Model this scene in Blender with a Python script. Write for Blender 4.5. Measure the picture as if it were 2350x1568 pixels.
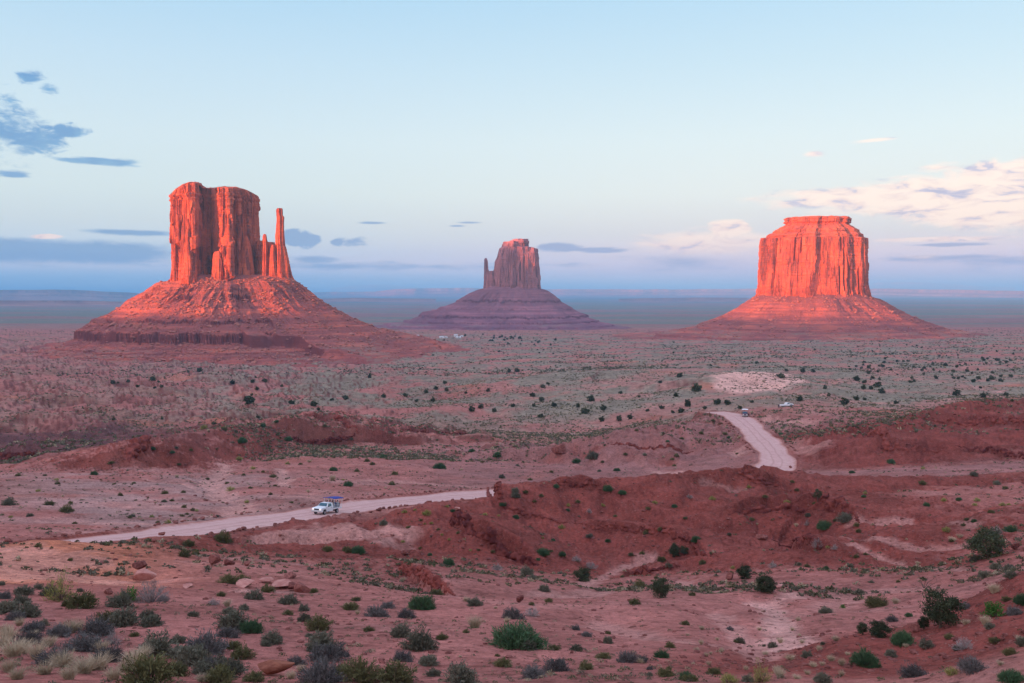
import bpy, bmesh, math, random
import numpy as np
from mathutils import Vector, Matrix

for o in list(bpy.data.objects):
    bpy.data.objects.remove(o)
SC = bpy.context.scene
COL = SC.collection
R = math.radians
rng = np.random.default_rng(7)
random.seed(7)

# ------------------------------------------------------------------ camera
F = 2050.0                      # focal length in units of a 2350 px wide frame
PITCH = math.atan(116 / F)
CZ = 150.0                      # camera height above the datum
cam = bpy.data.cameras.new('camera')
cam.sensor_width = 36.0
cam.lens = 36.0 * F / 2350.0
cam.clip_start = 0.3
cam.clip_end = 150000
cob = bpy.data.objects.new('camera', cam)
COL.objects.link(cob)
cob.location = (0, 0, CZ)
cob.rotation_euler = (math.pi / 2 - PITCH, 0, 0)
SC.camera = cob

# ------------------------------------------------------------------ light
SUN_A = R(50)                   # how far the sun stands to the left of straight behind the camera
SUN_E = R(2.0)
sun = bpy.data.lights.new('sun', 'SUN')
sun.energy = 5.0
sun.color = (1.0, 0.30, 0.09)
sun.angle = R(0.5)
sob = bpy.data.objects.new('sun', sun)
COL.objects.link(sob)
sob.location = (-800, -800, 900)
sd = Vector((math.sin(SUN_A) * math.cos(SUN_E), math.cos(SUN_A) * math.cos(SUN_E), -math.sin(SUN_E)))
sob.rotation_euler = sd.to_track_quat('-Z', 'Y').to_euler()

SC.view_settings.view_transform = 'Standard'
SC.view_settings.look = 'None'
SC.view_settings.exposure = 1.3
SC.view_settings.gamma = 1.0
SC.view_settings.use_curve_mapping = False
SC.render.engine = 'CYCLES'
SC.cycles.use_denoising = True
SC.cycles.max_bounces = 6
SC.cycles.diffuse_bounces = 3
SC.cycles.volume_bounces = 2
SC.cycles.transparent_max_bounces = 8
SC.cycles.use_adaptive_sampling = True
SC.cycles.adaptive_threshold = 0.015


def srgb(r, g, b):
    f = lambda c: (c / 255 / 12.92) if c <= 10 else ((c / 255 + 0.055) / 1.055) ** 2.4
    return (f(r), f(g), f(b), 1.0)


class NT:
    """small helper for node trees"""
    def __init__(s, tree):
        s.t = tree
        s.n = tree.nodes
        s.l = tree.links

    def new(s, kind, **kw):
        n = s.n.new(kind)
        for k, v in kw.items():
            setattr(n, k, v)
        return n

    def put(s, sock, v):
        if v is None:
            return
        if isinstance(v, bpy.types.NodeSocket):
            s.l.new(v, sock)
        elif isinstance(v, (tuple, list)) and sock.type == 'RGBA' and len(v) == 3:
            sock.default_value = (*v, 1)
        elif isinstance(v, (tuple, list)) and sock.type == 'VECTOR' and len(v) == 4:
            sock.default_value = v[:3]
        else:
            sock.default_value = v

    def m(s, op, a, b=None, c=None, clamp=False):
        n = s.new('ShaderNodeMath', operation=op, use_clamp=clamp)
        s.put(n.inputs[0], a); s.put(n.inputs[1], b); s.put(n.inputs[2], c)
        return n.outputs[0]

    def vm(s, op, a, b=None):
        n = s.new('ShaderNodeVectorMath', operation=op)
        s.put(n.inputs[0], a); s.put(n.inputs[1], b)
        return n.outputs[0]

    def comb(s, x, y, z):
        n = s.new('ShaderNodeCombineXYZ')
        for i, v in enumerate((x, y, z)):
            s.put(n.inputs[i], v)
        return n.outputs[0]

    def noise(s, vec, scale, detail=4, rough=0.55, dist=0.0):
        n = s.new('ShaderNodeTexNoise')
        s.put(n.inputs['Vector'], vec); n.inputs['Scale'].default_value = scale
        n.inputs['Detail'].default_value = detail; n.inputs['Roughness'].default_value = rough
        n.inputs['Distortion'].default_value = dist
        return n.outputs['Fac']

    def mix(s, fac, a, b, mode='MIX'):
        n = s.new('ShaderNodeMix', data_type='RGBA', blend_type=mode)
        n.clamp_factor = True
        s.put(n.inputs[0], fac); s.put(n.inputs[6], a); s.put(n.inputs[7], b)
        return n.outputs[2]

    def ramp(s, fac, stops, interp='LINEAR'):
        n = s.new('ShaderNodeValToRGB')
        n.color_ramp.interpolation = interp
        e = n.color_ramp.elements
        while len(e) < len(stops):
            e.new(0.5)
        for i, (p, c) in enumerate(stops):
            e[i].position = p
            e[i].color = c if len(c) == 4 else (*c, 1)
        s.put(n.inputs[0], fac)
        return n.outputs[0]

    def sstep(s, v, lo, hi):
        n = s.new('ShaderNodeMapRange', interpolation_type='SMOOTHSTEP')
        s.put(n.inputs[0], v); n.inputs[1].default_value = lo; n.inputs[2].default_value = hi
        return n.outputs[0]

    def bump(s, h, strength, dist):
        n = s.new('ShaderNodeBump')
        s.put(n.inputs['Height'], h); n.inputs['Strength'].default_value = strength
        n.inputs['Distance'].default_value = dist
        return n.outputs[0]


# ------------------------------------------------------------------ sky
def px_dir(x, y):
    """ray direction of a point given in the 2350 x 1568 frame"""
    u = (x - 1175) / F
    v = (784 - y) / F
    cp, sp = math.cos(PITCH), math.sin(PITCH)
    return np.array([u, cp + v * sp, -sp + v * cp])


def px_azel(x, y):
    d = px_dir(x, y)
    return math.atan2(d[0], d[1]), math.atan2(d[2], math.hypot(d[0], d[1]))


W_ = bpy.data.worlds.new('World')
SC.world = W_
W_.use_nodes = True
w = NT(W_.node_tree)
w.n.clear()
tc = w.new('ShaderNodeTexCoord')
sep = w.new('ShaderNodeSeparateXYZ')
w.l.new(tc.outputs['Generated'], sep.inputs[0])
dx, dy, dz = sep.outputs
az = w.m('ARCTAN2', dx, dy)
el = w.m('ARCSINE', dz)
# vertical gradient of the evening sky (elevation 0..90 deg mapped to 0..1)
eln = w.m('MULTIPLY', el, 2 / math.pi, clamp=True)
E = lambda y: max(0.0, px_azel(1175, y)[1]) * 2 / math.pi
left = w.ramp(eln, [(0.0, srgb(124, 186, 240)), (E(642), srgb(140, 194, 240)), (E(612), srgb(208, 214, 240)), (E(585), srgb(186, 212, 240)), (E(556), srgb(200, 220, 238)),
                    (E(520), srgb(206, 222, 234)), (E(450), srgb(212, 229, 237)), (E(330), srgb(212, 231, 242)),
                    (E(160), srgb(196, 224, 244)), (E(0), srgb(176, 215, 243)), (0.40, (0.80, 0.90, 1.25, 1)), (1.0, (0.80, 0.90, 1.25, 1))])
right = w.ramp(eln, [(0.0, srgb(206, 196, 234)), (E(620), srgb(224, 208, 236)), (E(580), srgb(232, 218, 236)),
                     (E(540), srgb(224, 222, 232)), (E(450), srgb(230, 236, 240)), (E(330), srgb(223, 236, 243)),
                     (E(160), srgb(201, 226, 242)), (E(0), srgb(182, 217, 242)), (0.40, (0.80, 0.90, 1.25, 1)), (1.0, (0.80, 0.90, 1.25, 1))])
azf = w.sstep(az, px_azel(200, 600)[0], px_azel(1900, 600)[0])
base = w.mix(azf, left, right)
# clouds: soft blobs in direction space, broken up by noise
cv = w.comb(w.m('MULTIPLY', az, 1.0), w.m('MULTIPLY', el, 2.6), 0.37)
n_big = w.noise(cv, 14, 6, 0.6)
n_fin = w.noise(cv, 40, 8, 0.68, 0.5)
nn = w.m('ADD', w.m('MULTIPLY', n_big, 0.5), w.m('MULTIPLY', n_fin, 0.6))
nn = w.m('SUBTRACT', nn, 0.53)
cv2 = w.comb(az, w.m('MULTIPLY', el, 6.5), 1.9)
nst = w.m('SUBTRACT', w.noise(cv2, 22, 5, 0.6), 0.5)


def blob(cx, cy, rx, ry, amp=1.6, soft=0.35, streak=False, tilt=0.0):
    a0, e0 = px_azel(cx, cy)
    a1, _ = px_azel(cx + rx, cy)
    _, e1 = px_azel(cx, cy - ry)
    da = w.m('SUBTRACT', az, a0)
    p = w.m('MULTIPLY', da, 1 / (a1 - a0))
    de = w.m('SUBTRACT', el, e0)
    if tilt:
        de = w.m('SUBTRACT', de, w.m('MULTIPLY', da, tilt))
    q = w.m('MULTIPLY', de, 1 / (e1 - e0))
    d = w.m('SQRT', w.m('ADD', w.m('MULTIPLY', p, p), w.m('MULTIPLY', q, q)))
    v = w.m('ADD', w.m('SUBTRACT', 1.0, d), w.m('MULTIPLY', nst if streak else nn, amp * 2.2))
    return w.sstep(v, 0.0, soft)


def union(lst):
    r = lst[0]
    for x in lst[1:]:
        r = w.m('MAXIMUM', r, x)
    return r


blue = union([blob(-40, 285, 150, 95, 2.2, 1.1), blob(90, 328, 90, 42, 2.4, 0.9), blob(172, 306, 34, 20, 2.0, .7), blob(20, 232, 60, 26, 2.6, .9),
              blob(62, 180, 34, 14, 2.0, 0.8), blob(112, 205, 28, 16, 2.0, 0.8), blob(240, 371, 100, 11, 0.7, 0.4, True),
              blob(140, 296, 18, 12, 1.6, .6)])
bank = union([blob(150, 578, 320, 34, 0.5, 0.5), blob(-60, 572, 300, 34, 0.5, 0.4), blob(300, 534, 130, 9, 0.5, 0.6, True),
              blob(672, 548, 30, 22, 1.0, 0.3), blob(705, 552, 30, 22, 1.2, 0.3), blob(775, 556, 18, 12, 1.6), blob(808, 556, 44, 16, 2.0, .6), blob(715, 597, 80, 12, 0.7, .8, True),
              blob(853, 512, 42, 4, 0.5, .6, True), blob(1078, 511, 34, 3, 0.5, .6, True), blob(1048, 519, 24, 3, .5, .6, True),
              blob(1290, 568, 70, 13, 1.0, .5), blob(1370, 573, 90, 9, 1.0, .5, True), blob(760, 612, 620, 12, 1.6, 1.2, True),
              blob(30, 402, 46, 12, 1.0, .7, True), blob(2330, 600, 240, 26, 1.2, 1.2, True), blob(1560, 600, 160, 30, 1.0, 1.4, True),
              blob(2170, 562, 130, 6, .8, .5, True), blob(2190, 590, 330, 10, 1.6, 1.2, True)])
pink = union([blob(1672, 524, 60, 24, 0.8, 0.3), blob(1625, 560, 210, 40, 0.5, 0.7, True), blob(1870, 500, 60, 8, .8, .8, True), blob(1868, 353, 32, 10, 1.0, .9, True),
              blob(2005, 322, 66, 6, .6, .8, True, 0.03), blob(2200, 450, 360, 58, 0.7, 0.4), blob(1960, 455, 290, 38, 0.6, 0.6, True), blob(2300, 475, 290, 62, 0.6, .4),
              blob(2340, 415, 260, 62, 0.9, 0.4), blob(2360, 500, 220, 46, 0.8, 0.6), blob(2170, 549, 200, 9, .7, .7, True),
              blob(2120, 590, 60, 10, 1.2, 1.2), blob(2150, 385, 60, 14, 1., .9, True), blob(110, 543, 45, 7, .9, .5)])
bcol = w.ramp(w.m('ADD', nn, 0.5), [(0.35, srgb(112, 172, 218)), (0.62, srgb(66, 140, 204))])
bkcol = w.mix(azf, srgb(84, 150, 210), srgb(150, 164, 214))
puff = w.noise(w.comb(az, w.m('MULTIPLY', el, 3.2), 4.1), 30, 6, 0.58, 0.5)
# cream where lit from the west, lavender where the billow faces away
pcol = w.ramp(puff, [(0.32, srgb(176, 174, 216)), (0.39, srgb(210, 198, 224)), (0.44, (0.98, 0.75, 0.75, 1)), (0.54, (1.13, 0.90, 0.82, 1))])
low = w.sstep(el, px_azel(2300, 600)[1], px_azel(2300, 500)[1])
pcol = w.mix(low, w.mix(0.45, pcol, srgb(222, 200, 222)), pcol)
c = w.mix(w.m('MULTIPLY', bank, 0.9), base, bkcol)
c = w.mix(w.m('MULTIPLY', pink, 0.95), c, pcol)
c = w.mix(w.m('MULTIPLY', blue, 0.9), c, bcol)
skyt = w.new('ShaderNodeTexSky', sky_type='NISHITA')
skyt.sun_disc = False
skyt.sun_elevation = SUN_E
skyt.sun_rotation = math.pi + SUN_A
skyt.air_density = 1.0
skyt.dust_density = 1.5
bg1 = w.new('ShaderNodeBackground')
w.put(bg1.inputs[0], c)
bg1.inputs[1].default_value = 0.375
bg2 = w.new('ShaderNodeBackground')
w.l.new(skyt.outputs[0], bg2.inputs[0])
bg2.inputs[1].default_value = 0.04
# afterglow round the low sun, behind the viewer
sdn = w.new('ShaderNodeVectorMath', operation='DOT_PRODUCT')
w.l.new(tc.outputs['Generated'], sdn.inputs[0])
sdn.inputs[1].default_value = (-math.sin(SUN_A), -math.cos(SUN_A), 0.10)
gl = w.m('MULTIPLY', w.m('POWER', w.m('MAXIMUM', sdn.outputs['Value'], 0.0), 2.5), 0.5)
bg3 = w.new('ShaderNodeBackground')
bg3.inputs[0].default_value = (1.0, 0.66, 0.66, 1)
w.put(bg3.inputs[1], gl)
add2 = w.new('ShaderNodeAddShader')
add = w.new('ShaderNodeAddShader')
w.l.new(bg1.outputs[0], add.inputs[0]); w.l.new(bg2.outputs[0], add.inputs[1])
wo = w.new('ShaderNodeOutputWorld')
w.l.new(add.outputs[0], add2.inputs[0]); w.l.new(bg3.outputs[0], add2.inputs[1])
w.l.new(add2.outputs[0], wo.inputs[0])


# ------------------------------------------------------------------ noise in numpy
def _hash(ix, iy, iz, seed):
    h = (ix.astype(np.uint32) * np.uint32(374761393) + iy.astype(np.uint32) * np.uint32(668265263)
         + iz.astype(np.uint32) * np.uint32(2147483647) + np.uint32(seed * 144665 + 977))
    h = (h ^ (h >> np.uint32(13))) * np.uint32(1274126177)
    h = (h ^ (h >> np.uint32(15))) * np.uint32(2246822519)
    return h ^ (h >> np.uint32(16))


GR = np.array([[1, 1, 0], [-1, 1, 0], [1, -1, 0], [-1, -1, 0], [1, 0, 1], [-1, 0, 1], [1, 0, -1], [-1, 0, -1],
               [0, 1, 1], [0, -1, 1], [0, 1, -1], [0, -1, -1], [1, 1, 0], [0, -1, 1], [-1, 1, 0], [0, -1, -1]], dtype=np.float32)


def gn(x, y, z=0.0, seed=0):
    x, y, z = np.broadcast_arrays(np.asarray(x, np.float64), np.asarray(y, np.float64), np.asarray(z, np.float64))
    fx, fy, fz = np.floor(x), np.floor(y), np.floor(z)
    ix, iy, iz = fx.astype(np.int64), fy.astype(np.int64), fz.astype(np.int64)
    x, y, z = (x - fx).astype(np.float32), (y - fy).astype(np.float32), (z - fz).astype(np.float32)
    q = lambda t: t * t * t * (t * (t * 6 - 15) + 10)
    u, v, t = q(x), q(y), q(z)
    r = 0
    for a in (0, 1):
        wa = u if a else 1 - u
        for b in (0, 1):
            wb = v if b else 1 - v
            for c_ in (0, 1):
                wc = t if c_ else 1 - t
                g = GR[(_hash(ix + a, iy + b, iz + c_, seed) & np.uint32(15)).astype(np.int64)]
                r = r + wa * wb * wc * (g[..., 0] * (x - a) + g[..., 1] * (y - b) + g[..., 2] * (z - c_))
    return r


def fbm(x, y, z=0.0, octv=4, seed=0, gain=0.5, ridged=False):
    s = 0; a = 1.0; tot = 0
    for i in range(octv):
        n = gn(np.asarray(x) * 2.03 ** i, np.asarray(y) * 2.03 ** i, np.asarray(z) * 2.03 ** i, seed + 31 * i)
        if ridged:
            n = 1 - np.abs(n) * 2.2
        s = s + a * n
        tot += a
        a *= gain
    return s / tot


def ss(x, lo, hi):
    t = np.clip((x - lo) / (hi - lo), 0, 1)
    return t * t * (3 - 2 * t)


# ------------------------------------------------------------------ tagging and mesh helpers
def tag(o, label=None, cat=None, group=None, kind=None):
    if label: o['label'] = label
    if cat: o['category'] = cat
    if group: o['group'] = group
    if kind: o['kind'] = kind
    return o


def empty(name, loc=(0, 0, 0), rz=0.0):
    o = bpy.data.objects.new(name, None)
    o.empty_display_size = 0.3
    COL.objects.link(o)
    o.location = loc
    o.rotation_euler = (0, 0, rz)
    return o


def np_mesh(name, V, quads=None, tris=None, smooth=True, mat=None, mat_idx=None):
    me = bpy.data.meshes.new(name)
    V = np.asarray(V, np.float32)
    me.vertices.add(len(V))
    me.vertices.foreach_set('co', V.ravel())
    idx = []; starts = []; n0 = 0
    if quads is not None and len(quads):
        quads = np.asarray(quads, np.int32)
        idx.append(quads.ravel()); starts.append(np.arange(len(quads), dtype=np.int32) * 4); n0 = len(quads) * 4
    if tris is not None and len(tris):
        tris = np.asarray(tris, np.int32)
        idx.append(tris.ravel()); starts.append(n0 + np.arange(len(tris), dtype=np.int32) * 3)
    idx = np.concatenate(idx); starts = np.concatenate(starts)
    me.loops.add(len(idx)); me.loops.foreach_set('vertex_index', idx)
    me.polygons.add(len(starts)); me.polygons.foreach_set('loop_start', starts)
    me.polygons.foreach_set('use_smooth', np.full(len(starts), smooth))
    for m_ in (mat if isinstance(mat, (list, tuple)) else [mat]):
        if m_: me.materials.append(m_)
    if mat_idx is not None:
        me.polygons.foreach_set('material_index', np.asarray(mat_idx, np.int32))
    me.update(calc_edges=True)
    me.validate()
    return me


def link(name, me, parent=None, loc=None):
    o = bpy.data.objects.new(name, me)
    COL.objects.link(o)
    if parent: o.parent = parent
    if loc is not None: o.location = loc
    return o


def copy_tree(o, parent=None):
    c_ = o.copy()
    COL.objects.link(c_)
    if parent: c_.parent = parent
    for ch in o.children:
        copy_tree(ch, c_)
    return c_


def grid_quads(nr, nc, wrap):
    i = np.arange(nr - 1)[:, None]
    j = np.arange(nc if wrap else nc - 1)[None, :]
    j2 = (j + 1) % nc
    a = i * nc + j; b = i * nc + j2; c_ = (i + 1) * nc + j2; d = (i + 1) * nc + j
    return np.stack([a, b, c_, d], -1).reshape(-1, 4)


# ------------------------------------------------------------------ materials
def new_mat(name, rough=0.9):
    m = bpy.data.materials.new(name)
    m.use_nodes = True
    t = NT(m.node_tree)
    b = t.n['Principled BSDF']
    b.inputs['Roughness'].default_value = rough
    b.inputs['Specular IOR Level'].default_value = 0.02
    return m, t, b


def rock_mat(name, scale, light, mid, dark, varn, bump_d):
    m, t, b = new_mat(name, 0.95)
    g = t.new('ShaderNodeNewGeometry')
    P = g.outputs['Position']
    sp_ = t.new('ShaderNodeSeparateXYZ'); t.l.new(P, sp_.inputs[0])
    x, y, z = sp_.outputs
    n1 = t.noise(P, 0.03 / scale, 5, 0.6)
    col = t.ramp(n1, [(0.35, dark), (0.5, mid), (0.66, light)])
    vert = t.comb(x, y, t.m('MULTIPLY', z, 0.10))
    n2 = t.noise(vert, 0.11 / scale, 6, 0.62, 0.6)
    steep = t.sstep(t.m('ABSOLUTE', NT_z(t, g)), 0.75, 0.35)
    col = t.mix(t.m('MULTIPLY', t.m('MULTIPLY', t.sstep(n2, 0.50, 0.60), 0.8), steep), col, varn)
    strata = t.comb(t.m('MULTIPLY', x, 0.05), t.m('MULTIPLY', y, 0.05), z)
    n3 = t.noise(strata, 0.32 / scale, 4, 0.6)
    col = t.mix(t.m('MULTIPLY', t.sstep(n3, 0.45, 0.7), 0.35), col, dark)
    t.put(b.inputs['Base Color'], col)
    hb = t.m('ADD', t.m('MULTIPLY', t.noise(vert, 0.5 / scale, 6, 0.65), 1.0), t.m('MULTIPLY', t.noise(strata, 1.1 / scale, 5, 0.6), 0.5))
    hb = t.m('ADD', hb, t.m('MULTIPLY', t.noise(P, 1.5 / scale, 4, 0.6), 0.4))
    t.put(b.inputs['Normal'], t.bump(hb, 0.8, bump_d))
    return m


def NT_z(t, g):
    s_ = t.new('ShaderNodeSeparateXYZ')
    t.l.new(g.outputs['Normal'], s_.inputs[0])
    return s_.outputs[2]


M_cliff = rock_mat('sandstone_cliff', 1.0, (0.70, 0.175, 0.095), (0.56, 0.135, 0.080), (0.36, 0.088, 0.062), (0.13, 0.050, 0.052), 2.2)
M_cliff_hazed = rock_mat('sandstone_cliff_hazed', 1.7, (0.54, 0.22, 0.225), (0.45, 0.185, 0.195), (0.32, 0.13, 0.15), (0.17, 0.08, 0.10), 3.0)  # same sandstone turned purple: distance haze and shade put into the colour


def soil_mat(name, light, mid, dark, pale, veg, sc=1.0, bump_d=1.2):
    """talus: red rubble with pale blocks"""
    m, t, b = new_mat(name, 0.98)
    g = t.new('ShaderNodeNewGeometry')
    P = g.outputs['Position']
    sp_ = t.new('ShaderNodeSeparateXYZ'); t.l.new(P, sp_.inputs[0])
    x, y, z = sp_.outputs
    n1 = t.noise(P, 0.02 / sc, 5, 0.65)
    col = t.ramp(n1, [(0.35, dark), (0.5, mid), (0.65, light)])
    strata = t.comb(t.m('MULTIPLY', x, 0.03), t.m('MULTIPLY', y, 0.03), z)
    n3 = t.noise(strata, 0.25 / sc, 4, 0.6)
    col = t.mix(t.m('MULTIPLY', t.sstep(n3, 0.40, 0.56), 0.75), col, dark)
    n2 = t.noise(P, 0.45 / sc, 3, 0.7)
    col = t.mix(t.m('MULTIPLY', t.sstep(n2, 0.60, 0.72), 0.55), col, pale)
    stp = t.sstep(NT_z(t, g), 0.68, 0.40)
    col = t.mix(t.m('MULTIPLY', stp, 0.75), col, (dark[0] * .62, dark[1] * .55, dark[2] * .6))
    flat = t.sstep(NT_z(t, g), 0.93, 0.99)
    nv = t.sstep(t.noise(P, 0.012 / sc, 5, 0.7), 0.45, 0.6)
    col = t.mix(t.m('MULTIPLY', t.m('MULTIPLY', flat, nv), 0.5), col, veg)
    t.put(b.inputs['Base Color'], col)
    hb = t.m('ADD', t.noise(P, 0.35 / sc, 6, 0.7), t.m('MULTIPLY', t.noise(strata, 0.9 / sc, 3, 0.5), 0.4))
    t.put(b.inputs['Normal'], t.bump(hb, 0.8, bump_d))
    return m


M_talus = soil_mat('talus_rubble', (0.55, 0.150, 0.098), (0.41, 0.118, 0.092), (0.23, 0.078, 0.074), (0.46, 0.26, 0.235), (0.25, 0.21, 0.16))
M_talus_hazed = soil_mat('talus_rubble_hazed', (0.37, 0.155, 0.185), (0.30, 0.125, 0.150), (0.20, 0.085, 0.115), (0.44, 0.25, 0.22), (0.24, 0.2, 0.16), 1.8, 2.0)  # rubble turned purple too, haze and shade mixed into its colour


def plain_mat(name, col, rough=0.6, spec=0.3, metal=0.0, var=0.12, sc=6.0):
    m, t, b = new_mat(name, rough)
    b.inputs['Specular IOR Level'].default_value = spec
    b.inputs['Metallic'].default_value = metal
    tcn = t.new('ShaderNodeTexCoord')
    n = t.noise(tcn.outputs['Object'], sc, 4, 0.6)
    dark = tuple(c_ * (1 - var) for c_ in col[:3])
    t.put(b.inputs['Base Color'], t.ramp(n, [(0.35, dark), (0.65, col[:3])]))
    return m


def stone_mat(name, light, dark, sc=3.0, bd=0.05):
    m, t, b = new_mat(name, 0.92)
    tcn = t.new('ShaderNodeTexCoord')
    P = tcn.outputs['Object']
    oi = t.new('ShaderNodeObjectInfo')
    n = t.m('ADD', t.noise(P, sc, 5, 0.65), t.m('MULTIPLY', t.m('SUBTRACT', oi.outputs['Random'], 0.5), 0.2))
    t.put(b.inputs['Base Color'], t.ramp(n, [(0.35, dark), (0.65, light)]))
    t.put(b.inputs['Normal'], t.bump(t.noise(P, sc * 3, 5, 0.65), 0.7, bd))
    return m


M_stone = stone_mat('red_stone', (0.31, 0.125, 0.105), (0.13, 0.045, 0.04))
M_stone_tan = stone_mat('tan_stone', (0.33, 0.13, 0.085), (0.20, 0.072, 0.05), 1.6)
M_stone_pale = stone_mat('pale_stone', (0.52, 0.26, 0.22), (0.36, 0.14, 0.115), 1.4)
M_ledge = stone_mat('ledge_rock', (0.25, 0.072, 0.058), (0.085, 0.024, 0.024), 0.8, 0.15)  # darkened rock tone stands in for the ledges' shadowed undersides


def foliage_mat(name, a, b_, tip=None):
    m, t, b = new_mat(name, 0.8)
    b.inputs['Specular IOR Level'].default_value = 0.1
    tcn = t.new('ShaderNodeTexCoord')
    oi = t.new('ShaderNodeObjectInfo')
    n = t.noise(tcn.outputs['Object'], 5.0, 3, 0.6)
    n = t.m('ADD', n, t.m('MULTIPLY', t.m('SUBTRACT', oi.outputs['Random'], 0.5), 0.25))
    t.put(b.inputs['Base Color'], t.ramp(n, [(0.32, a), (0.68, b_)]))
    return m


M_sage = foliage_mat('sage_leaves', (0.085, 0.086, 0.062), (0.20, 0.195, 0.14))
M_black = foliage_mat('blackbrush_twigs', (0.072, 0.068, 0.066), (0.165, 0.155, 0.145))
M_olive = foliage_mat('olive_leaves', (0.085, 0.085, 0.04), (0.17, 0.16, 0.07))
M_green = foliage_mat('green_stems', (0.045, 0.09, 0.045), (0.09, 0.17, 0.08))
M_bright = foliage_mat('bright_leaves', (0.05, 0.13, 0.03), (0.10, 0.23, 0.05))
M_straw = foliage_mat('dry_grass', (0.34, 0.27, 0.18), (0.58, 0.47, 0.33))
M_yellow = foliage_mat('yellow_green_leaves', (0.22, 0.22, 0.06), (0.36, 0.36, 0.12))
M_grey = foliage_mat('grey_twigs', (0.22, 0.19, 0.18), (0.38, 0.34, 0.32))
M_junip = foliage_mat('juniper_needles', (0.032, 0.044, 0.026), (0.085, 0.10, 0.055))
M_bark = plain_mat('bark', (0.16, 0.11, 0.09), 0.95, 0.1, var=0.4)
M_orange = foliage_mat('orange_stalk', (0.5, 0.2, 0.1), (0.65, 0.3, 0.16))

# ------------------------------------------------------------------ terrain: base surface from surveyed profiles
COLX = [-700, -350, 0, 350, 700, 1050, 1400, 1750, 2100, 2450, 2800, 3150]
PROF = {   # photo column -> (distance, height in the photo) pairs of the bare ground
    0: [(18, 1568), (30, 1440), (45, 1345), (60, 1285), (75, 1232), (90, 1235), (105, 1255), (120, 1240), (135, 1205), (165, 1160), (200, 1120), (240, 1085),
        (262, 1076), (290, 1083), (340, 1068), (420, 1020), (500, 975), (600, 932), (750, 892), (900, 862), (1150, 842), (1400, 818)],
    350: [(18, 1568), (30, 1430), (45, 1352), (62, 1298), (80, 1262), (95, 1248), (108, 1252), (118, 1240), (130, 1218), (150, 1185), (165, 1162),
          (200, 1120), (240, 1085), (275, 1062), (310, 1072), (350, 1056), (420, 1010), (500, 970), (600, 930), (750, 888), (900, 864), (1150, 845), (1400, 818)],
    700: [(18, 1568), (30, 1440), (45, 1370), (62, 1312), (80, 1280), (105, 1244), (120, 1225), (135, 1205), (150, 1182), (165, 1160), (200, 1120), (260, 1073),
          (330, 1036), (400, 985), (430, 980), (500, 958), (600, 925), (750, 886), (900, 862), (1150, 845), (1400, 815)],
    1050: [(18, 1568), (30, 1440), (45, 1380), (62, 1345), (80, 1310), (105, 1262), (120, 1235), (135, 1213), (165, 1170), (195, 1141), (260, 1085),
           (330, 1040), (420, 985), (500, 950), (600, 915), (750, 880), (900, 855), (1150, 828), (1400, 802)],
    1400: [(18, 1568), (30, 1455), (45, 1392), (62, 1352), (80, 1326), (105, 1298), (120, 1272), (135, 1245), (165, 1198), (200, 1152), (260, 1094),
           (330, 1040), (420, 985), (500, 940), (600, 896), (720, 862), (900, 845), (1150, 818), (1400, 800)],
    1750: [(18, 1568), (30, 1475), (45, 1405), (62, 1352), (80, 1315), (105, 1280), (120, 1258), (135, 1236), (165, 1190), (200, 1143), (230, 1100), (260, 1068),
           (300, 1016), (330, 984), (362, 950), (400, 944), (450, 926), (520, 905), (600, 884), (750, 862), (900, 840), (1150, 812), (1400, 795)],
    2100: [(18, 1568), (30, 1480), (45, 1412), (62, 1352), (80, 1305), (105, 1252), (135, 1196), (165, 1150), (200, 1108), (230, 1078), (260, 1052), (300, 1008),
           (340, 962), (370, 938), (400, 942), (450, 938), (520, 918), (600, 896), (750, 870), (900, 848), (1150, 815), (1400, 794)],
    2450: [(18, 1500), (30, 1425), (45, 1360), (62, 1300), (80, 1258), (105, 1205), (135, 1155), (165, 1118), (200, 1090), (230, 1075), (260, 1045), (290, 990),
           (320, 935), (345, 912), (370, 925), (420, 935), (520, 922), (600, 900), (750, 870), (900, 846), (1150, 812), (1400, 792)],
}
PROF[-350] = PROF[-700] = PROF[0]
PROF[2800] = PROF[3150] = PROF[2450]
FAR = [(2200, 764), (2800, 751), (4000, 734), (6000, 716), (8000, 706), (16000, 688.5), (30000, 679), (70000, 673)]
NEAR_H = [(0.4, -1.65), (1.5, -1.7), (3, -2.3), (8, -4.4)]
LR = np.linspace(math.log(0.4), math.log(70000), 1400)
TAB = np.zeros((len(COLX), len(LR)))


def tanel(x, y):
    d = px_dir(x, y)
    return d[2] / math.hypot(d[0], d[1])


kern = np.exp(-0.5 * (np.arange(-9, 10) / 3.2) ** 2); kern /= kern.sum()
for i, cx in enumerate(COLX):
    rr = [a for a, _ in NEAR_H] + [a for a, _ in PROF[cx] + FAR]
    te = [h / a for a, h in NEAR_H] + [tanel(max(-100, min(2450, cx)) if cx in (-350, -700, 2800, 3150) else cx, b_) for _, b_ in PROF[cx] + FAR]
    v = np.interp(LR, np.log(rr), np.array(te) * np.array(rr))      # heights
    vp = np.pad(v, 9, mode='edge')
    TAB[i] = np.convolve(vp, kern, 'valid')
BACK = np.interp(LR, np.log([0.4, 20, 60, 200, 600, 1200, 3000, 8000, 70000]), [-1.65, -1.7, -4, -15, -45, -60, -95, -130, -155])


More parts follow.
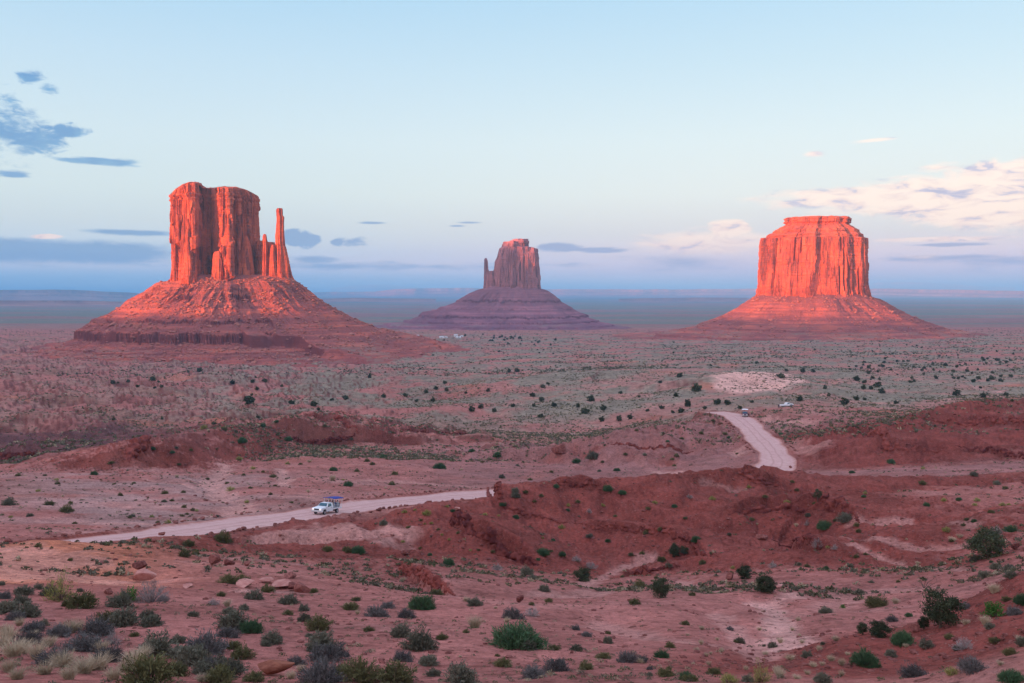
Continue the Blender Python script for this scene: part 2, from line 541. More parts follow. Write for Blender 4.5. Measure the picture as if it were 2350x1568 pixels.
def base_h(x, y):
    """height (relative to the camera) of the bare base surface"""
    r = np.maximum(np.hypot(x, y), 0.41)
    a = np.arctan2(x, y)
    lim = R(41)
    ac = np.clip(a, -lim, lim)
    px = 1175 + F * math.cos(PITCH) * np.tan(ac)
    u = np.clip((px - COLX[0]) / 350, 1, len(COLX) - 2.001)
    i = np.floor(u).astype(int); t = u - i
    k = (np.log(r) - LR[0]) / (LR[1] - LR[0])
    k0 = np.clip(np.floor(k).astype(int), 0, len(LR) - 2); kt = np.clip(k - k0, 0, 1)
    S = lambda n: TAB[n, k0] * (1 - kt) + TAB[n, k0 + 1] * kt
    p0, p1, p2, p3 = S(i - 1), S(i), S(i + 1), S(np.minimum(i + 2, len(COLX) - 1))
    h = 0.5 * (2 * p1 + (p2 - p0) * t + (2 * p0 - 5 * p1 + 4 * p2 - p3) * t * t + (3 * p1 - p0 - 3 * p2 + p3) * t ** 3)
    bk = ss(np.abs(a), R(45), R(85))
    hb = BACK[k0] * (1 - kt) + BACK[k0 + 1] * kt
    return h * (1 - bk) + hb * bk


def at(x, y, r):
    """world point (height relative to the camera) seen at photo position x, y and distance r"""
    d = px_dir(x, y)
    s_ = r / math.hypot(d[0], d[1])
    return d * s_


def hit_fn(hfun, x, y, rmin=12, rmax=6000):
    d = px_dir(x, y)
    n = math.hypot(d[0], d[1])
    rr = np.exp(np.linspace(math.log(rmin), math.log(rmax), 3000))
    X = d[0] / n * rr; Y = d[1] / n * rr
    g = hfun(X, Y) - rr * d[2] / n
    i = np.argmax(g >= 0)
    if g[i] < 0: i = len(rr) - 1
    return np.array([X[i], Y[i], hfun(X[i:i + 1], Y[i:i + 1])[0]])


def poly_dist(X, Y, P, closed=False):
    """distance to a polyline, interpolated third coordinate, signed side, length along"""
    best = np.full(X.shape, 1e9); hz = np.zeros(X.shape); poly_dist.rq = np.zeros(X.shape); side = np.zeros(X.shape); along = np.zeros(X.shape)
    L = 0
    for (a, b) in zip(P[:-1], P[1:]):
        ax, ay, bx, by = a[0], a[1], b[0], b[1]
        ex, ey = bx - ax, by - ay
        l2 = ex * ex + ey * ey
        t = np.clip(((X - ax) * ex + (Y - ay) * ey) / l2, 0, 1)
        qx, qy = ax + t * ex, ay + t * ey
        d = np.hypot(X - qx, Y - qy)
        m = d < best
        best = np.where(m, d, best)
        hz = np.where(m, a[2] + t * (b[2] - a[2]), hz)
        poly_dist.rq = np.where(m, np.hypot(qx, qy), poly_dist.rq)
        side = np.where(m, np.sign(ex * (Y - ay) - ey * (X - ax)), side)
        along = np.where(m, L + t * math.sqrt(l2), along)
        L += math.sqrt(l2)
    return best, hz, side, along


def smax(a, b, k):
    h = np.clip(0.5 + 0.5 * (b - a) / k, 0, 1)
    return a * (1 - h) + b * h + k * h * (1 - h)


# ridges: crest polyline (photo x, y, distance), slope towards / away from the camera, roundness
RIDGES = [
    ([(800, 1262, 104), (850, 1212, 112), (925, 1172, 120), (1010, 1145, 128), (1128, 1126, 134), (1270, 1104, 142), (1400, 1096, 146), (1500, 1092, 148),
      (1600, 1082, 154), (1700, 1074, 160), (1800, 1079, 166), (1950, 1092, 172), (2120, 1090, 182)], 0.34, 0.5, 2.0),
    ([(1035, 1186, 114), (1110, 1208, 110), (1200, 1252, 106), (1250, 1285, 103)], 0.42, 0.10, 0.8),
    ([(1310, 1190, 128), (1420, 1203, 124), (1540, 1222, 118), (1640, 1262, 112)], 0.36, 0.12, 1.2),
    ([(1660, 1172, 132), (1760, 1146, 136), (1850, 1146, 136), (1930, 1166, 130), (1975, 1192, 124)], 0.40, 0.12, 0.8),
    ([(2000, 1112, 178), (2150, 1092, 190), (2350, 1086, 200), (2500, 1080, 210)], 0.2, 0.2, 2.0),
    ([(1780, 1250, 100), (1850, 1246, 102), (1940, 1270, 98)], 0.3, 0.12, 0.8),
    ([(1950, 1240, 96), (2100, 1215, 100), (2250, 1175, 108), (2350, 1160, 112), (2500, 1150, 120)], 0.16, 0.14, 1.5),
    ([(890, 1296, 84), (960, 1312, 84), (1080, 1292, 92), (1180, 1312, 90)], 0.2, 0.15, 1.0),
    ([(290, 1275, 74), (400, 1232, 88), (480, 1228, 92), (600, 1252, 90), (720, 1262, 88)], 0.22, 0.25, 1.2),
    ([(-200, 1190, 84), (-60, 1205, 80), (0, 1222, 78), (120, 1250, 74), (230, 1278, 70), (300, 1300, 66)], 0.2, 0.45, 1.5),
    ([(2450, 1250, 36), (2360, 1305, 36), (2260, 1362, 35), (2160, 1420, 33), (2070, 1480, 29), (1970, 1560, 24)], 0.06, 0.42, 1.0),
    # rocky hill left of the middle, behind the truck
    ([(590, 968, 372), (650, 956, 385), (740, 950, 396), (800, 962, 392), (840, 990, 380)], 0.32, 0.3, 2.0),
    ([(300, 1052, 262), (318, 1030, 272), (350, 1012, 285), (430, 985, 315), (600, 968, 360)], 0.5, 0.12, 1.0),
    ([(2030, 995, 268), (2150, 990, 275), (2300, 1000, 285), (2450, 1010, 290)], 0.30, 0.2, 1.5),
    ([(2095, 948, 320), (2180, 930, 330), (2260, 916, 340), (2330, 914, 345), (2450, 900, 350)], 0.42, 0.4, 2.0),
    ([(1900, 990, 300), (2000, 975, 310), (2095, 958, 318)], 0.25, 0.3, 2.0),
    ([(1640, 952, 352), (1560, 965, 330), (1450, 985, 310)], 0.25, 0.2, 2.0),
    ([(1640, 866, 600), (1700, 856, 640), (1840, 884, 560), (1900, 900, 520)], 0.2, 0.1, 2.0),
    ([(1180, 880, 640), (1280, 855, 700), (1380, 850, 720), (1480, 866, 680)], 0.12, 0.1, 6.0),
]
RW = []
for pts, s1, s2, k in RIDGES:
    P_ = [at(*p) for p in pts]
    bs_ = base_h(np.array([p[0] for p in P_]), np.array([p[1] for p in P_]))
    # third coordinate: how far the crest stands above the bare slope
    RW.append(([np.array([p[0], p[1], max(0.3, min(p[2] - b_, 14.0))]) for p, b_ in zip(P_, bs_)], s1 * 1.45, s2 * 0.85, k))


def ridged_h(X, Y, h):
    bare = h.copy()
    for P, s1, s2, k in RW:
        A = np.array(P)
        pad = 60 + 0.15 * np.hypot(A[:, 0], A[:, 1]).max()
        sel = (X > A[:, 0].min() - pad) & (X < A[:, 0].max() + pad) & (Y > A[:, 1].min() - pad) & (Y < A[:, 1].max() + pad)
        if not sel.any(): continue
        x, y = X[sel], Y[sel]
        d, hz, side, al = poly_dist(x, y, P)
        # gentler or steeper according to whether the point lies before or behind the crest
        rr = np.hypot(x, y)
        s_ = s2 + (s1 - s2) * ss(poly_dist.rq - rr, -1.5, 1.5)
        wob = 1 + 0.5 * gn(x / 9, y / 9, 0, 5)
        dh = hz - s_ * wob * (np.sqrt(d * d + k * k * 1.5) - k * 1.22)
        h[sel] = smax(h[sel], bare[sel] + dh, k * 0.6)
    return h


def ridge_mask(X, Y):
    m_ = np.zeros(X.shape)
    for ids, wd in (((0,), 26), ((1, 2, 3, 5), 18), ((13, 14, 15, 11), 36), ((12, 16), 30), ((4, 6), 12), ((10,), 5)):
        for q_ in ids:
            P = RW[q_][0]
            A = np.array(P)
            sel = (X > A[:, 0].min() - 70) & (X < A[:, 0].max() + 70) & (Y > A[:, 1].min() - 70) & (Y < A[:, 1].max() + 70)
            if not sel.any(): continue
            d, _, _, _ = poly_dist(X[sel], Y[sel], P)
            m_[sel] = np.maximum(m_[sel], 1 - ss(d, wd * 0.5, wd * 1.2))
    return m_


# dirt road
def road_pts():
    vis = [(520, 1208), (700, 1182), (850, 1160), (1000, 1143), (1100, 1136)]
    P = [at(-160, 1288, 84), at(-40, 1275, 90), at(60, 1263, 97), at(150, 1253, 104), at(330, 1233, 117)] + [hit_fn(base_h, x, y, 110, 900) for x, y in vis]
    for x, y, r in [(1220, 1134, 208), (1350, 1130, 216), (1500, 1122, 224), (1650, 1114, 232), (1748, 1096, 244)]:
        P.append(at(x, y, r))
    for x, y, r in [(1789, 1066, 262), (1782, 1048, 274), (1766, 1028, 290), (1745, 1006, 308), (1724, 984, 330), (1703, 964, 350), (1683, 953, 364), (1655, 947, 374), (1636, 946, 379)]:
        P.append(at(x, y, r))
    return np.array(P)


def smooth_line(P, step, passes=3):
    d = np.r_[0, np.cumsum(np.hypot(np.diff(P[:, 0]), np.diff(P[:, 1])))]
    s_ = np.arange(0, d[-1], step)
    Q = np.stack([np.interp(s_, d, P[:, i]) for i in range(3)], 1)
    n = int(10 / step)
    ker = np.hanning(2 * n + 1); ker /= ker.sum()
    for _ in range(passes):
        Q = np.stack([np.convolve(np.pad(Q[:, i], n, mode='reflect', reflect_type='odd'), ker, 'valid') for i in range(3)], 1)
    return Q


ROAD = smooth_line(road_pts(), 1.5)
ROAD_W = 5.2

# rock ledges: photo polylines, height of the step (m), size of the blocks
LEDGES = [
    ([(1118, 1124), (1150, 1142), (1180, 1160), (1240, 1172), (1305, 1196)], 1.2, 1.0, 'broken red rock ledge at the crest of the dark red mound beside the road'),
    ([(1032, 1184), (1075, 1196), (1120, 1218), (1165, 1248), (1205, 1272), (1245, 1292)], 1.5, 1.1, 'long blocky rock ledge running diagonally down the dark red mound'),
    ([(1312, 1194), (1380, 1202), (1450, 1208), (1530, 1226), (1590, 1240), (1650, 1270)], 0.8, 0.7, 'thin crumbling rock ledge across the middle of the dark red mound'),
    ([(1690, 1078), (1720, 1090), (1748, 1100), (1778, 1106), (1800, 1120)], 1.3, 1.0, 'short dark rock ledge below the near end of the far road'),
    ([(1672, 1176), (1710, 1160), (1770, 1152), (1830, 1152), (1890, 1152), (1930, 1166), (1970, 1192)], 1.3, 1.0, 'curved rock rim under the small lone juniper with a visible trunk'),
    ([(1270, 1108), (1310, 1110), (1352, 1112), (1376, 1108)], 0.9, 0.7, 'low red rock lip on the left part of the far mound crest'),
    ([(1770, 1240), (1820, 1246), (1870, 1252), (1915, 1262)], 0.9, 0.7, 'small broken ledge below the curved rock rim'),
    ([(905, 1288), (925, 1300), (965, 1322), (1010, 1350), (1045, 1366)], 0.9, 0.5, 'dark cleft ledge at the left foot of the mound'),
    ([(2100, 951), (2180, 955), (2260, 962), (2350, 968), (2420, 980)], 2.2, 1.8, 'long straight ledge near the top of the red hill at the right edge'),
    ([(1985, 996), (2030, 1012), (2080, 1022), (2130, 1026), (2160, 1030)], 2.0, 1.9, 'boulder strewn ledge at the foot of the red hill'),
    ([(2190, 1024), (2260, 1030), (2350, 1046), (2420, 1055)], 1.6, 1.3, 'lower straight ledge on the red hill at the right edge'),
    ([(668, 962), (720, 958), (770, 966), (822, 984)], 3.0, 2.4, 'jagged rock outcrop on the hill above the white pickup'),
    ([(650, 1002), (700, 1004), (760, 1008), (815, 1002)], 2.2, 2.0, 'rubble ledge under the jagged outcrop above the white pickup'),
    ([(298, 1056), (306, 1040), (322, 1026), (345, 1014)], 4.0, 3.0, 'rounded boulder cliff above the dark canyon on the left'),
    ([(1400, 1016), (1450, 1020), (1530, 1026), (1590, 1036)], 1.2, 1.2, 'row of pale rubble left of the far road'),
    ([(930, 988), (990, 990), (1060, 992), (1120, 998)], 1.6, 1.2, 'orange rock shelf in the middle of the scrub plain'),
    ([(0, 1040), (50, 1036), (90, 1030)], 3.0, 2.2, 'dark layered rim of the canyon at the left edge'),
    ([(1450, 1298), (1490, 1306), (1530, 1304), (1560, 1296)], .6, .6, 'low rock bench beside the bushy juniper in the gully'),
]


def raw_h(X, Y):
    X = np.atleast_1d(np.asarray(X, float)); Y = np.atleast_1d(np.asarray(Y, float))
    return ridged_h(X, Y, base_h(X, Y).copy())


LEDGES = [(p_, s_ * (1.6 if i_ < 8 else 1.25), b_ * (1.3 if i_ < 8 else 1.1), l_) for i_, (p_, s_, b_, l_) in enumerate(LEDGES)]
LW = []
for pts, st, bs, lab in LEDGES:
    LW.append([hit_fn(raw_h, x, y, 40, 900) for x, y in pts])

WASH = [([(1742, 1368), (1775, 1385), (1795, 1415), (1806, 1448), (1810, 1466)], 0.9, 1.0), ([(1742, 1372), (1820, 1362)], 1.2, .8),
        ([(520, 1062), (486, 1100), (500, 1122), (545, 1150), (540, 1190)], 3.4, .8), ([(640, 1068), (648, 1090), (655, 1112)], 2.0, .8), ([(540, 1068), (470, 1100), (520, 1140)], 2.0, .6),
        ([(330, 1098), (440, 1112), (500, 1140)], 1.0, .6), ([(640, 1205), (760, 1212), (860, 1195)], 6.0, .7), ([(840, 1098), (1000, 1108), (1080, 1112)], 4.5, .5),
        ([(1620, 1098), (1700, 1112)], 1.0, .4), ([(1505, 1081), (1555, 1083)], 2.5, .8), ([(1330, 1340), (1400, 1300), (1480, 1270)], 1.6, .6),
        ([(1240, 1362), (1330, 1358), (1430, 1342)], 1.8, .55), ([(1950, 1196), (2080, 1190), (2230, 1190)], 1.0, .5), ([(1940, 1242), (2050, 1270), (2240, 1300)], .8, .6),
        ([(1950, 1238), (2100, 1248), (2220, 1240)], 1.0, .5), ([(1560, 1330), (1640, 1352)], 1.2, .5), ([(1640, 1395), (1700, 1440), (1760, 1500)], .7, .5),
        ([(1380, 1420), (1450, 1440), (1560, 1460)], 1.2, .45), ([(1700, 1040), (1690, 1030)], 3, .6), ([(1855, 970), (1760, 958)], 5, .6), ([(1800, 1010), (1880, 1020)], 5, .4),
        ([(560, 1350), (640, 1345), (700, 1352)], 1.0, .6), ([(0, 1240), (60, 1255), (140, 1300)], 5, .5), ([(1880, 1395), (1960, 1350), (2120, 1345)], 1.5, .4),
        ([(500, 945), (497, 960)], 6, .6), ([(2240, 884), (2300, 905)], 4, .6)]
WASHW = [([hit_fn(raw_h, x, y, 20, 900) for x, y in pts], w_, s_) for pts, w_, s_ in WASH]


def terrain(X, Y, detail=True):
    shp = np.shape(X)
    X = np.atleast_1d(np.asarray(X, float)).ravel(); Y = np.atleast_1d(np.asarray(Y, float)).ravel()
    r = np.hypot(X, Y)
    h = raw_h(X, Y)
    # steps at the ledges
    for (P, (pts, st, bs, lab)) in zip(LW, LEDGES):
        A = np.array(P)
        pw_ = 15 + 28 * st
        sel = (X > A[:, 0].min() - pw_) & (X < A[:, 0].max() + pw_) & (Y > A[:, 1].min() - pw_) & (Y < A[:, 1].max() + pw_)
        if not sel.any(): continue
        x, y = X[sel], Y[sel]
        wx = x + 0.8 * bs * gn(x / (2 * bs), y / (2 * bs), 3, 3); wy = y + 0.8 * bs * gn(x / (2 * bs), y / (2 * bs), 9, 4)
        d, _, side, al = poly_dist(wx, wy, P)
        L = al.max() if al.size else 1
        tot = sum(math.hypot(P[i + 1][0] - P[i][0], P[i + 1][1] - P[i][1]) for i in range(len(P) - 1))
        endf = ss(al, -0.1, tot * 0.15) * (1 - ss(al, tot * 0.85, tot * 1.02))
        dd = d * np.sign(poly_dist.rq - np.hypot(wx, wy))          # + in front
        fall = np.exp(-np.abs(d) / (4.5 * st + 1))
        h[sel] += endf * st * fall * (0.5 - ss(dd, -0.15 * st, 0.35 * st)) * (d > -1)
    # eroded hills between the road country and the buttes
    if True:
        A1 = (6.0 + 3.0 * ss(-X / np.maximum(Y, 1), 0.05, 0.3)) * ss(r, 300, 480) * (1 - ss(r, 1500, 2600))
        lft = ss(-X / np.maximum(Y, 1), -0.05, 0.25)
        n = fbm(X / 75, Y / 75, 0, 5, 11, 0.5, True) - 0.55
        n2 = fbm(X / 40, Y / 60, 0, 4, 12)
        hh = n * A1 * (0.45 + 1.1 * lft) + n2 * A1 * 0.35
        # bedding: the hills erode in steps
        q = 1.9
        t = hh / q
        ft = t - np.floor(t)
        step = (np.floor(t) + ss(ft, 0.25, 0.62)) * q
        hh = hh * (1 - lft * 0.8) + step * lft * 0.8
        h = h + hh
        h = h + 26 * fbm(X / 900, Y / 900, 0, 4, 21) * ss(r, 2500, 5000) * (1 - ss(r, 9000, 16000)) * 0.5
        h = h + 0.22 * fbm(X / 8, Y / 8, 0, 4, 13) * ss(r, 15, 40) + 0.5 * (fbm(X / 22, Y / 22, 0, 4, 14, .5, True) - .6) * ss(r, 70, 140) * (1 - ss(r, 800, 1500)) + 1.2 * (fbm(X / 30, Y / 30, 0, 4, 17, .5, True) - .6) * ss(r, 230, 300) * (1 - ss(r, 800, 1500))
        if detail:
            h = h + 0.10 * fbm(X / 1.3, Y / 1.3, 0, 3, 15) * (1 - ss(r, 90, 200)) + 0.25 * fbm(X / 3.1, Y / 3.1, 0, 3, 16) * ss(r, 40, 90) * (1 - ss(r, 500, 900))
    for P, wd, st in WASHW:
        A = np.array(P)
        pd = wd * 4 + 6
        sel = (X > A[:, 0].min() - pd) & (X < A[:, 0].max() + pd) & (Y > A[:, 1].min() - pd) & (Y < A[:, 1].max() + pd)
        if sel.any():
            d, _, _, al = poly_dist(X[sel], Y[sel], P)
            h[sel] -= (0.25 + 0.12 * wd) * np.exp(-(np.abs(d + 0.8 * wd * gn(X[sel] / 4, Y[sel] / 4, 0, 97)) / (wd * 1.2 + 0.4)) ** 2)
    if detail:
        rm_ = ridge_mask(X, Y)
        wx = X + 3 * gn(X / 11, Y / 11, 2, 91); wy = Y + 3 * gn(X / 11, Y / 11, 7, 92)
        rill = fbm(wx / 5.5, wy / 9.0, 0, 4, 93, 0.55, True) - 0.62
        st2 = fbm(X / 16, Y / 16, 0, 3, 94)
        q2 = 0.55
        tt2 = st2 * 3.2 / q2
        stp2 = (np.floor(tt2) + ss(tt2 - np.floor(tt2), .35, .6)) * q2
        h = h + rm_ * (0.9 * rill + 0.28 * stp2 - 0.15) * (0.4 + 0.6 * ss(r, 40, 90)) * (1 + 0.8 * ss(r, 220, 300))
    # road bed
    A = ROAD
    sel = (X > A[:, 0].min() - 20) & (X < A[:, 0].max() + 20) & (Y > A[:, 1].min() - 20) & (Y < A[:, 1].max() + 20)
    if sel.any():
        d, hz, side, al = poly_dist(X[sel], Y[sel], ROAD[::3])
        k = 1 - ss(d, ROAD_W + 0.5, ROAD_W + 6)
        berm = 0.35 * np.exp(-((d - ROAD_W - 1.0) / 0.7) ** 2)
        h[sel] = h[sel] * (1 - k) + (hz + berm) * k
    return h.reshape(shp) if shp else h[0]


# polar sheet: fine inside the view, coarse behind it
azs = np.concatenate([np.linspace(-180, -46, 60, endpoint=False), np.linspace(-46, -33, 110, endpoint=False),
                      np.linspace(-33, 33, 1080, endpoint=False), np.linspace(33, 46, 110, endpoint=False), np.linspace(46, 180, 60, endpoint=False)])
azs = np.radians(azs)
rs = [0.5]
while rs[-1] < 70000:
    r_ = rs[-1]
    rs.append(r_ * (1.05 if r_ < 8 else 1.0085 if r_ < 60 else 1.0058 if r_ < 450 else 1.009 if r_ < 3000 else 1.03))
rs = np.array(rs)
AZ, RR = np.meshgrid(azs, rs)
# behind the viewer the sheet stops beyond the mesa that closes the valley
_cs = np.cos(AZ - SUN_A)
_rm = np.where(_cs < -0.05, 3300 / np.maximum(-_cs, 0.06), 1e9)
RR = np.where(_rm < 1e8, _rm * (1 - np.exp(-RR / _rm)), RR)
GX = (np.sin(AZ) * RR); GY = (np.cos(AZ) * RR)
GH = terrain(GX, GY)
azw = np.concatenate([azs, [math.pi]])


def ground(x, y):
    """height of the finished ground mesh at x, y (arrays)"""
    x = np.asarray(x, float); y = np.asarray(y, float)
    a = np.arctan2(x, y); r = np.hypot(x, y)
    i = np.clip(np.searchsorted(azs, a, 'right') - 1, 0, len(azs) - 1)
    i2 = (i + 1) % len(azs)
    ta = np.clip((a - azs[i]) / (azw[i + 1] - azs[i]), 0, 1)
    k = np.clip(np.searchsorted(rs, r, 'right') - 1, 0, len(rs) - 2)
    tr = np.clip((r - rs[k]) / (rs[k + 1] - rs[k]), 0, 1)
    return ((GH[k, i] * (1 - ta) + GH[k, i2] * ta) * (1 - tr) + (GH[k + 1, i] * (1 - ta) + GH[k + 1, i2] * ta) * tr)


def hit(x, y, rmin=10, rmax=5000):
    return hit_fn(ground, x, y, rmin, rmax)


# slope of the sheet, for colouring bare steep earth
dHr = np.gradient(GH, axis=0) / np.maximum(np.gradient(RR, axis=0), 1e-3)
dHa = np.gradient(GH, axis=1) / np.maximum(np.gradient(AZ, axis=1) * RR, 1e-3)
slope = np.hypot(dHr, dHa)


def lerp(a, b, t):
    return a + (np.asarray(b, np.float32) - a) * t[..., None].astype(np.float32)


n_a = fbm(GX / 14, GY / 14, 0, 5, 41)
n_b = fbm(GX / 60, GY / 60, 0, 5, 42)
n_c = fbm(GX / 3.0, GY / 3.0, 0, 4, 43)
C = np.zeros(GX.shape + (3,), np.float32) + np.array((0.39, 0.152, 0.128), np.float32)
C = lerp(C, (0.45, 0.20, 0.17), ss(n_a, 0.05, 0.4))
C = lerp(C, (0.34, 0.115, 0.085), ss(n_b, 0.05, 0.35))
PXX = 1175 + F * math.cos(PITCH) * np.tan(np.clip(AZ, -R(60), R(60)))
# dark red mound and the red hills at the right
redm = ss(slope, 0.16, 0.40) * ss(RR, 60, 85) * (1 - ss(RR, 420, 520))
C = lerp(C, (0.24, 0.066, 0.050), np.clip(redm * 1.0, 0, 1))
mound = np.zeros(GX.shape)
for ids, wd in (((0,), 24), ((1, 2, 3, 5), 16), ((13, 14, 15), 30), ((4, 6), 12), ((10,), 6)):
    for q_ in ids:
        P = RW[q_][0]
        A = np.array(P)
        sel = (GX > A[:, 0].min() - 70) & (GX < A[:, 0].max() + 70) & (GY > A[:, 1].min() - 70) & (GY < A[:, 1].max() + 70)
        d, _, _, _ = poly_dist(GX[sel], GY[sel], P)
        mound[sel] = np.maximum(mound[sel], (1 - ss(d, wd * 0.5, wd * 1.2)) * (1.0 if q_ not in (4, 6) else 0.7))
mound = np.clip(mound + 0.5 * n_a * (mound > 0.02), 0, 1)
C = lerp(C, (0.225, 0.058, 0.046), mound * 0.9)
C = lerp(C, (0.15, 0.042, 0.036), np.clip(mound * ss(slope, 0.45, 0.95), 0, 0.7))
# orange bank at the left
ob = np.exp(-(((PXX - 60) / 260) ** 2)) * ss(RR, 46, 54) * (1 - ss(RR, 76, 84))
C = lerp(C, (0.60, 0.215, 0.125), np.clip(ob * 1.3, 0, 1))
C = lerp(C, (0.31, 0.145, 0.13), ss(RR, 190, 215) * (1 - ss(RR, 330, 380)) * ss(PXX, 850, 1100) * np.clip(0.8 + 1.5 * n_a, 0, 1) * (1 - mound))
# greyish gravel flats beyond the road, left
gf = np.exp(-(((PXX - 330) / 420) ** 2)) * ss(RR, 118, 140) * (1 - ss(RR, 225, 275)) * ss(n_a + n_b, -0.3, 0.25)
C = lerp(C, (0.40, 0.24, 0.215), np.clip(gf * 1.0, 0, 0.9))
# scrub plain: pale earth with a grey-green cover of grasses
veg = ss(RR, 300, 520) * (1 - ss(RR, 1800, 2600)) * ss(n_b + 0.6 * n_a, -0.22, 0.12)
veg *= (1 - 0.55 * ss(-(PXX - 700) / 500, 0, 1))
C = lerp(C, (0.40, 0.225, 0.18), ss(RR, 360, 520) * (1 - ss(RR, 700, 1200)) * ss(PXX, 900, 1500) * 0.7)
C = lerp(C, (0.230, 0.215, 0.160), np.clip(veg * 0.85, 0, 1))
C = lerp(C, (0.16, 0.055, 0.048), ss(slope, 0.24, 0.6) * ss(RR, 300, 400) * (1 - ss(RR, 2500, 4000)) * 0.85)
C = lerp(C, (0.46, 0.17, 0.115), ss(fbm(GX / 90, GY / 60, 0, 4, 55), 0.22, 0.36) * ss(RR, 330, 400) * (1 - ss(RR, 1500, 2200)) * 0.75)
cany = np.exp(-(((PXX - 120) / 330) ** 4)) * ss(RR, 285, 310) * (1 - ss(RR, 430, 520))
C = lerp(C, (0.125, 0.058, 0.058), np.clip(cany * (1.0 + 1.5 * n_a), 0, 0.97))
# sandy pan right of the middle
dpan = ((PXX - 1735) / 115) ** 2 + ((np.log(RR) - math.log(610)) / 0.13) ** 2
C = lerp(C, (0.68, 0.39, 0.32), 1 - ss(dpan + n_b * 1.2, 0.6, 1.1))
# far plains
fb = fbm(GX / 1500, np.log(RR) * 9, 0, 5, 61)
C = lerp(C, (0.17, 0.17, 0.13), ss(RR, 2200, 3400) * ss(fb, -0.25, 0.12))
C = lerp(C, (0.25, 0.13, 0.115), ss(RR, 2200, 3400) * ss(-fb, -0.05, 0.25))
# washes
for P, wd, st in WASHW:
    A = np.array(P)
    pd = wd * 3 + 5
    sel = (GX > A[:, 0].min() - pd) & (GX < A[:, 0].max() + pd) & (GY > A[:, 1].min() - pd) & (GY < A[:, 1].max() + pd)
    if not sel.any(): continue
    d, _, _, al = poly_dist(GX[sel], GY[sel], P)
    k = 1 - ss(d + wd * 1.3 * n_c[sel] + wd * 1.2 * n_a[sel], wd * 0.35, wd * 1.15)
    C[sel] = lerp(C[sel], (0.55, 0.29, 0.245), k * st)
# drift streaks on the valley floor
stk = fbm(GX / 26, GY / 5, 0, 4, 71)
C = lerp(C, (0.53, 0.26, 0.22), ss(stk, 0.12, 0.34) * (1 - mound) * ss(RR, 50, 80) * (1 - ss(RR, 165, 215)) * 0.6)
# darker crust and grit near the camera
C = lerp(C, (0.27, 0.10, 0.085), ss(n_c, 0.12, 0.4) * (1 - ss(RR, 60, 100)) * 0.55)
C = np.clip(C, 0, 1)

m, t, b = new_mat('desert_ground', 0.97)
at_ = t.new('ShaderNodeAttribute', attribute_name='Col')
g = t.new('ShaderNodeNewGeometry')
P_ = g.outputs['Position']
f1 = t.noise(P_, 2.2, 6, 0.7)
f2 = t.noise(P_, 0.22, 5, 0.65)
f3 = t.noise(P_, 0.035, 5, 0.65)
k_ = t.m('ADD', t.m('ADD', t.m('MULTIPLY', t.m('SUBTRACT', f1, 0.5), 1.9), t.m('MULTIPLY', t.m('SUBTRACT', f2, 0.5), 1.5)), t.m('MULTIPLY', t.m('SUBTRACT', f3, 0.5), 0.9))
k_ = t.m('ADD', k_, 1.0)
sc_ = t.new('ShaderNodeVectorMath', operation='SCALE')
t.l.new(at_.outputs['Color'], sc_.inputs[0]); t.l.new(k_, sc_.inputs['Scale'])
vo = t.new('ShaderNodeTexVoronoi'); vo.inputs['Scale'].default_value = 9.0
t.put(vo.inputs['Vector'], P_)
vo2 = t.new('ShaderNodeTexVoronoi'); vo2.inputs['Scale'].default_value = 1.7
t.put(vo2.inputs['Vector'], P_)
vsep = t.new('ShaderNodeSeparateColor'); t.l.new(vo.outputs['Color'], vsep.inputs[0])
vsep2 = t.new('ShaderNodeSeparateColor'); t.l.new(vo2.outputs['Color'], vsep2.inputs[0])
peb = t.m('MULTIPLY', t.sstep(vo.outputs['Distance'], 0.42, 0.25), t.sstep(vsep.outputs[0], 0.62, 0.72))
peb2 = t.m('MULTIPLY', t.sstep(vo2.outputs['Distance'], 0.34, 0.22), t.sstep(vsep2.outputs[0], 0.70, 0.78))
grit = t.sstep(t.noise(P_, 14.0, 5, 0.75), 0.54, 0.64)
colr = t.mix(t.m('MULTIPLY', grit, 0.45), sc_.outputs[0], (0.17, 0.062, 0.05))
pebc = t.mix(vsep.outputs[1], (0.13, 0.05, 0.042), (0.46, 0.24, 0.20))
colr = t.mix(t.m('MULTIPLY', peb, 0.7), colr, pebc)
colr = t.mix(t.m('MULTIPLY', peb2, 0.65), colr, t.mix(vsep2.outputs[1], (0.12, 0.04, 0.034), (0.36, 0.16, 0.13)))
t.put(b.inputs['Base Color'], colr)
hb = t.m('ADD', t.m('MULTIPLY', f1, 0.10), t.m('MULTIPLY', t.noise(P_, 0.5, 6, 0.7), 0.35))
hb = t.m('ADD', hb, t.m('MULTIPLY', t.noise(P_, 0.08, 5, 0.65), 0.9))
hb = t.m('ADD', hb, t.m('ADD', t.m('MULTIPLY', peb, 0.03), t.m('MULTIPLY', peb2, 0.12)))
t.put(b.inputs['Normal'], t.bump(hb, 1.0, 1.6))
M_ground = m

nr, nc = GX.shape
V = np.stack([GX, GY, GH + CZ], -1).reshape(-1, 3)
Q = grid_quads(nr, nc, True)
cen = len(V)
V = np.vstack([V, [[0, 0, CZ - 1.65]]])
T = np.array([[cen, (j + 1) % nc, j] for j in range(nc)])
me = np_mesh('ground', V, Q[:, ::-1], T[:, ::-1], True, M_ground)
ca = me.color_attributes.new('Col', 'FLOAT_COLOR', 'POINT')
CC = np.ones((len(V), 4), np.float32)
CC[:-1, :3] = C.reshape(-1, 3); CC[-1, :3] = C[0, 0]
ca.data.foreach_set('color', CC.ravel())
g_ob = tag(link('ground', me), kind='structure')

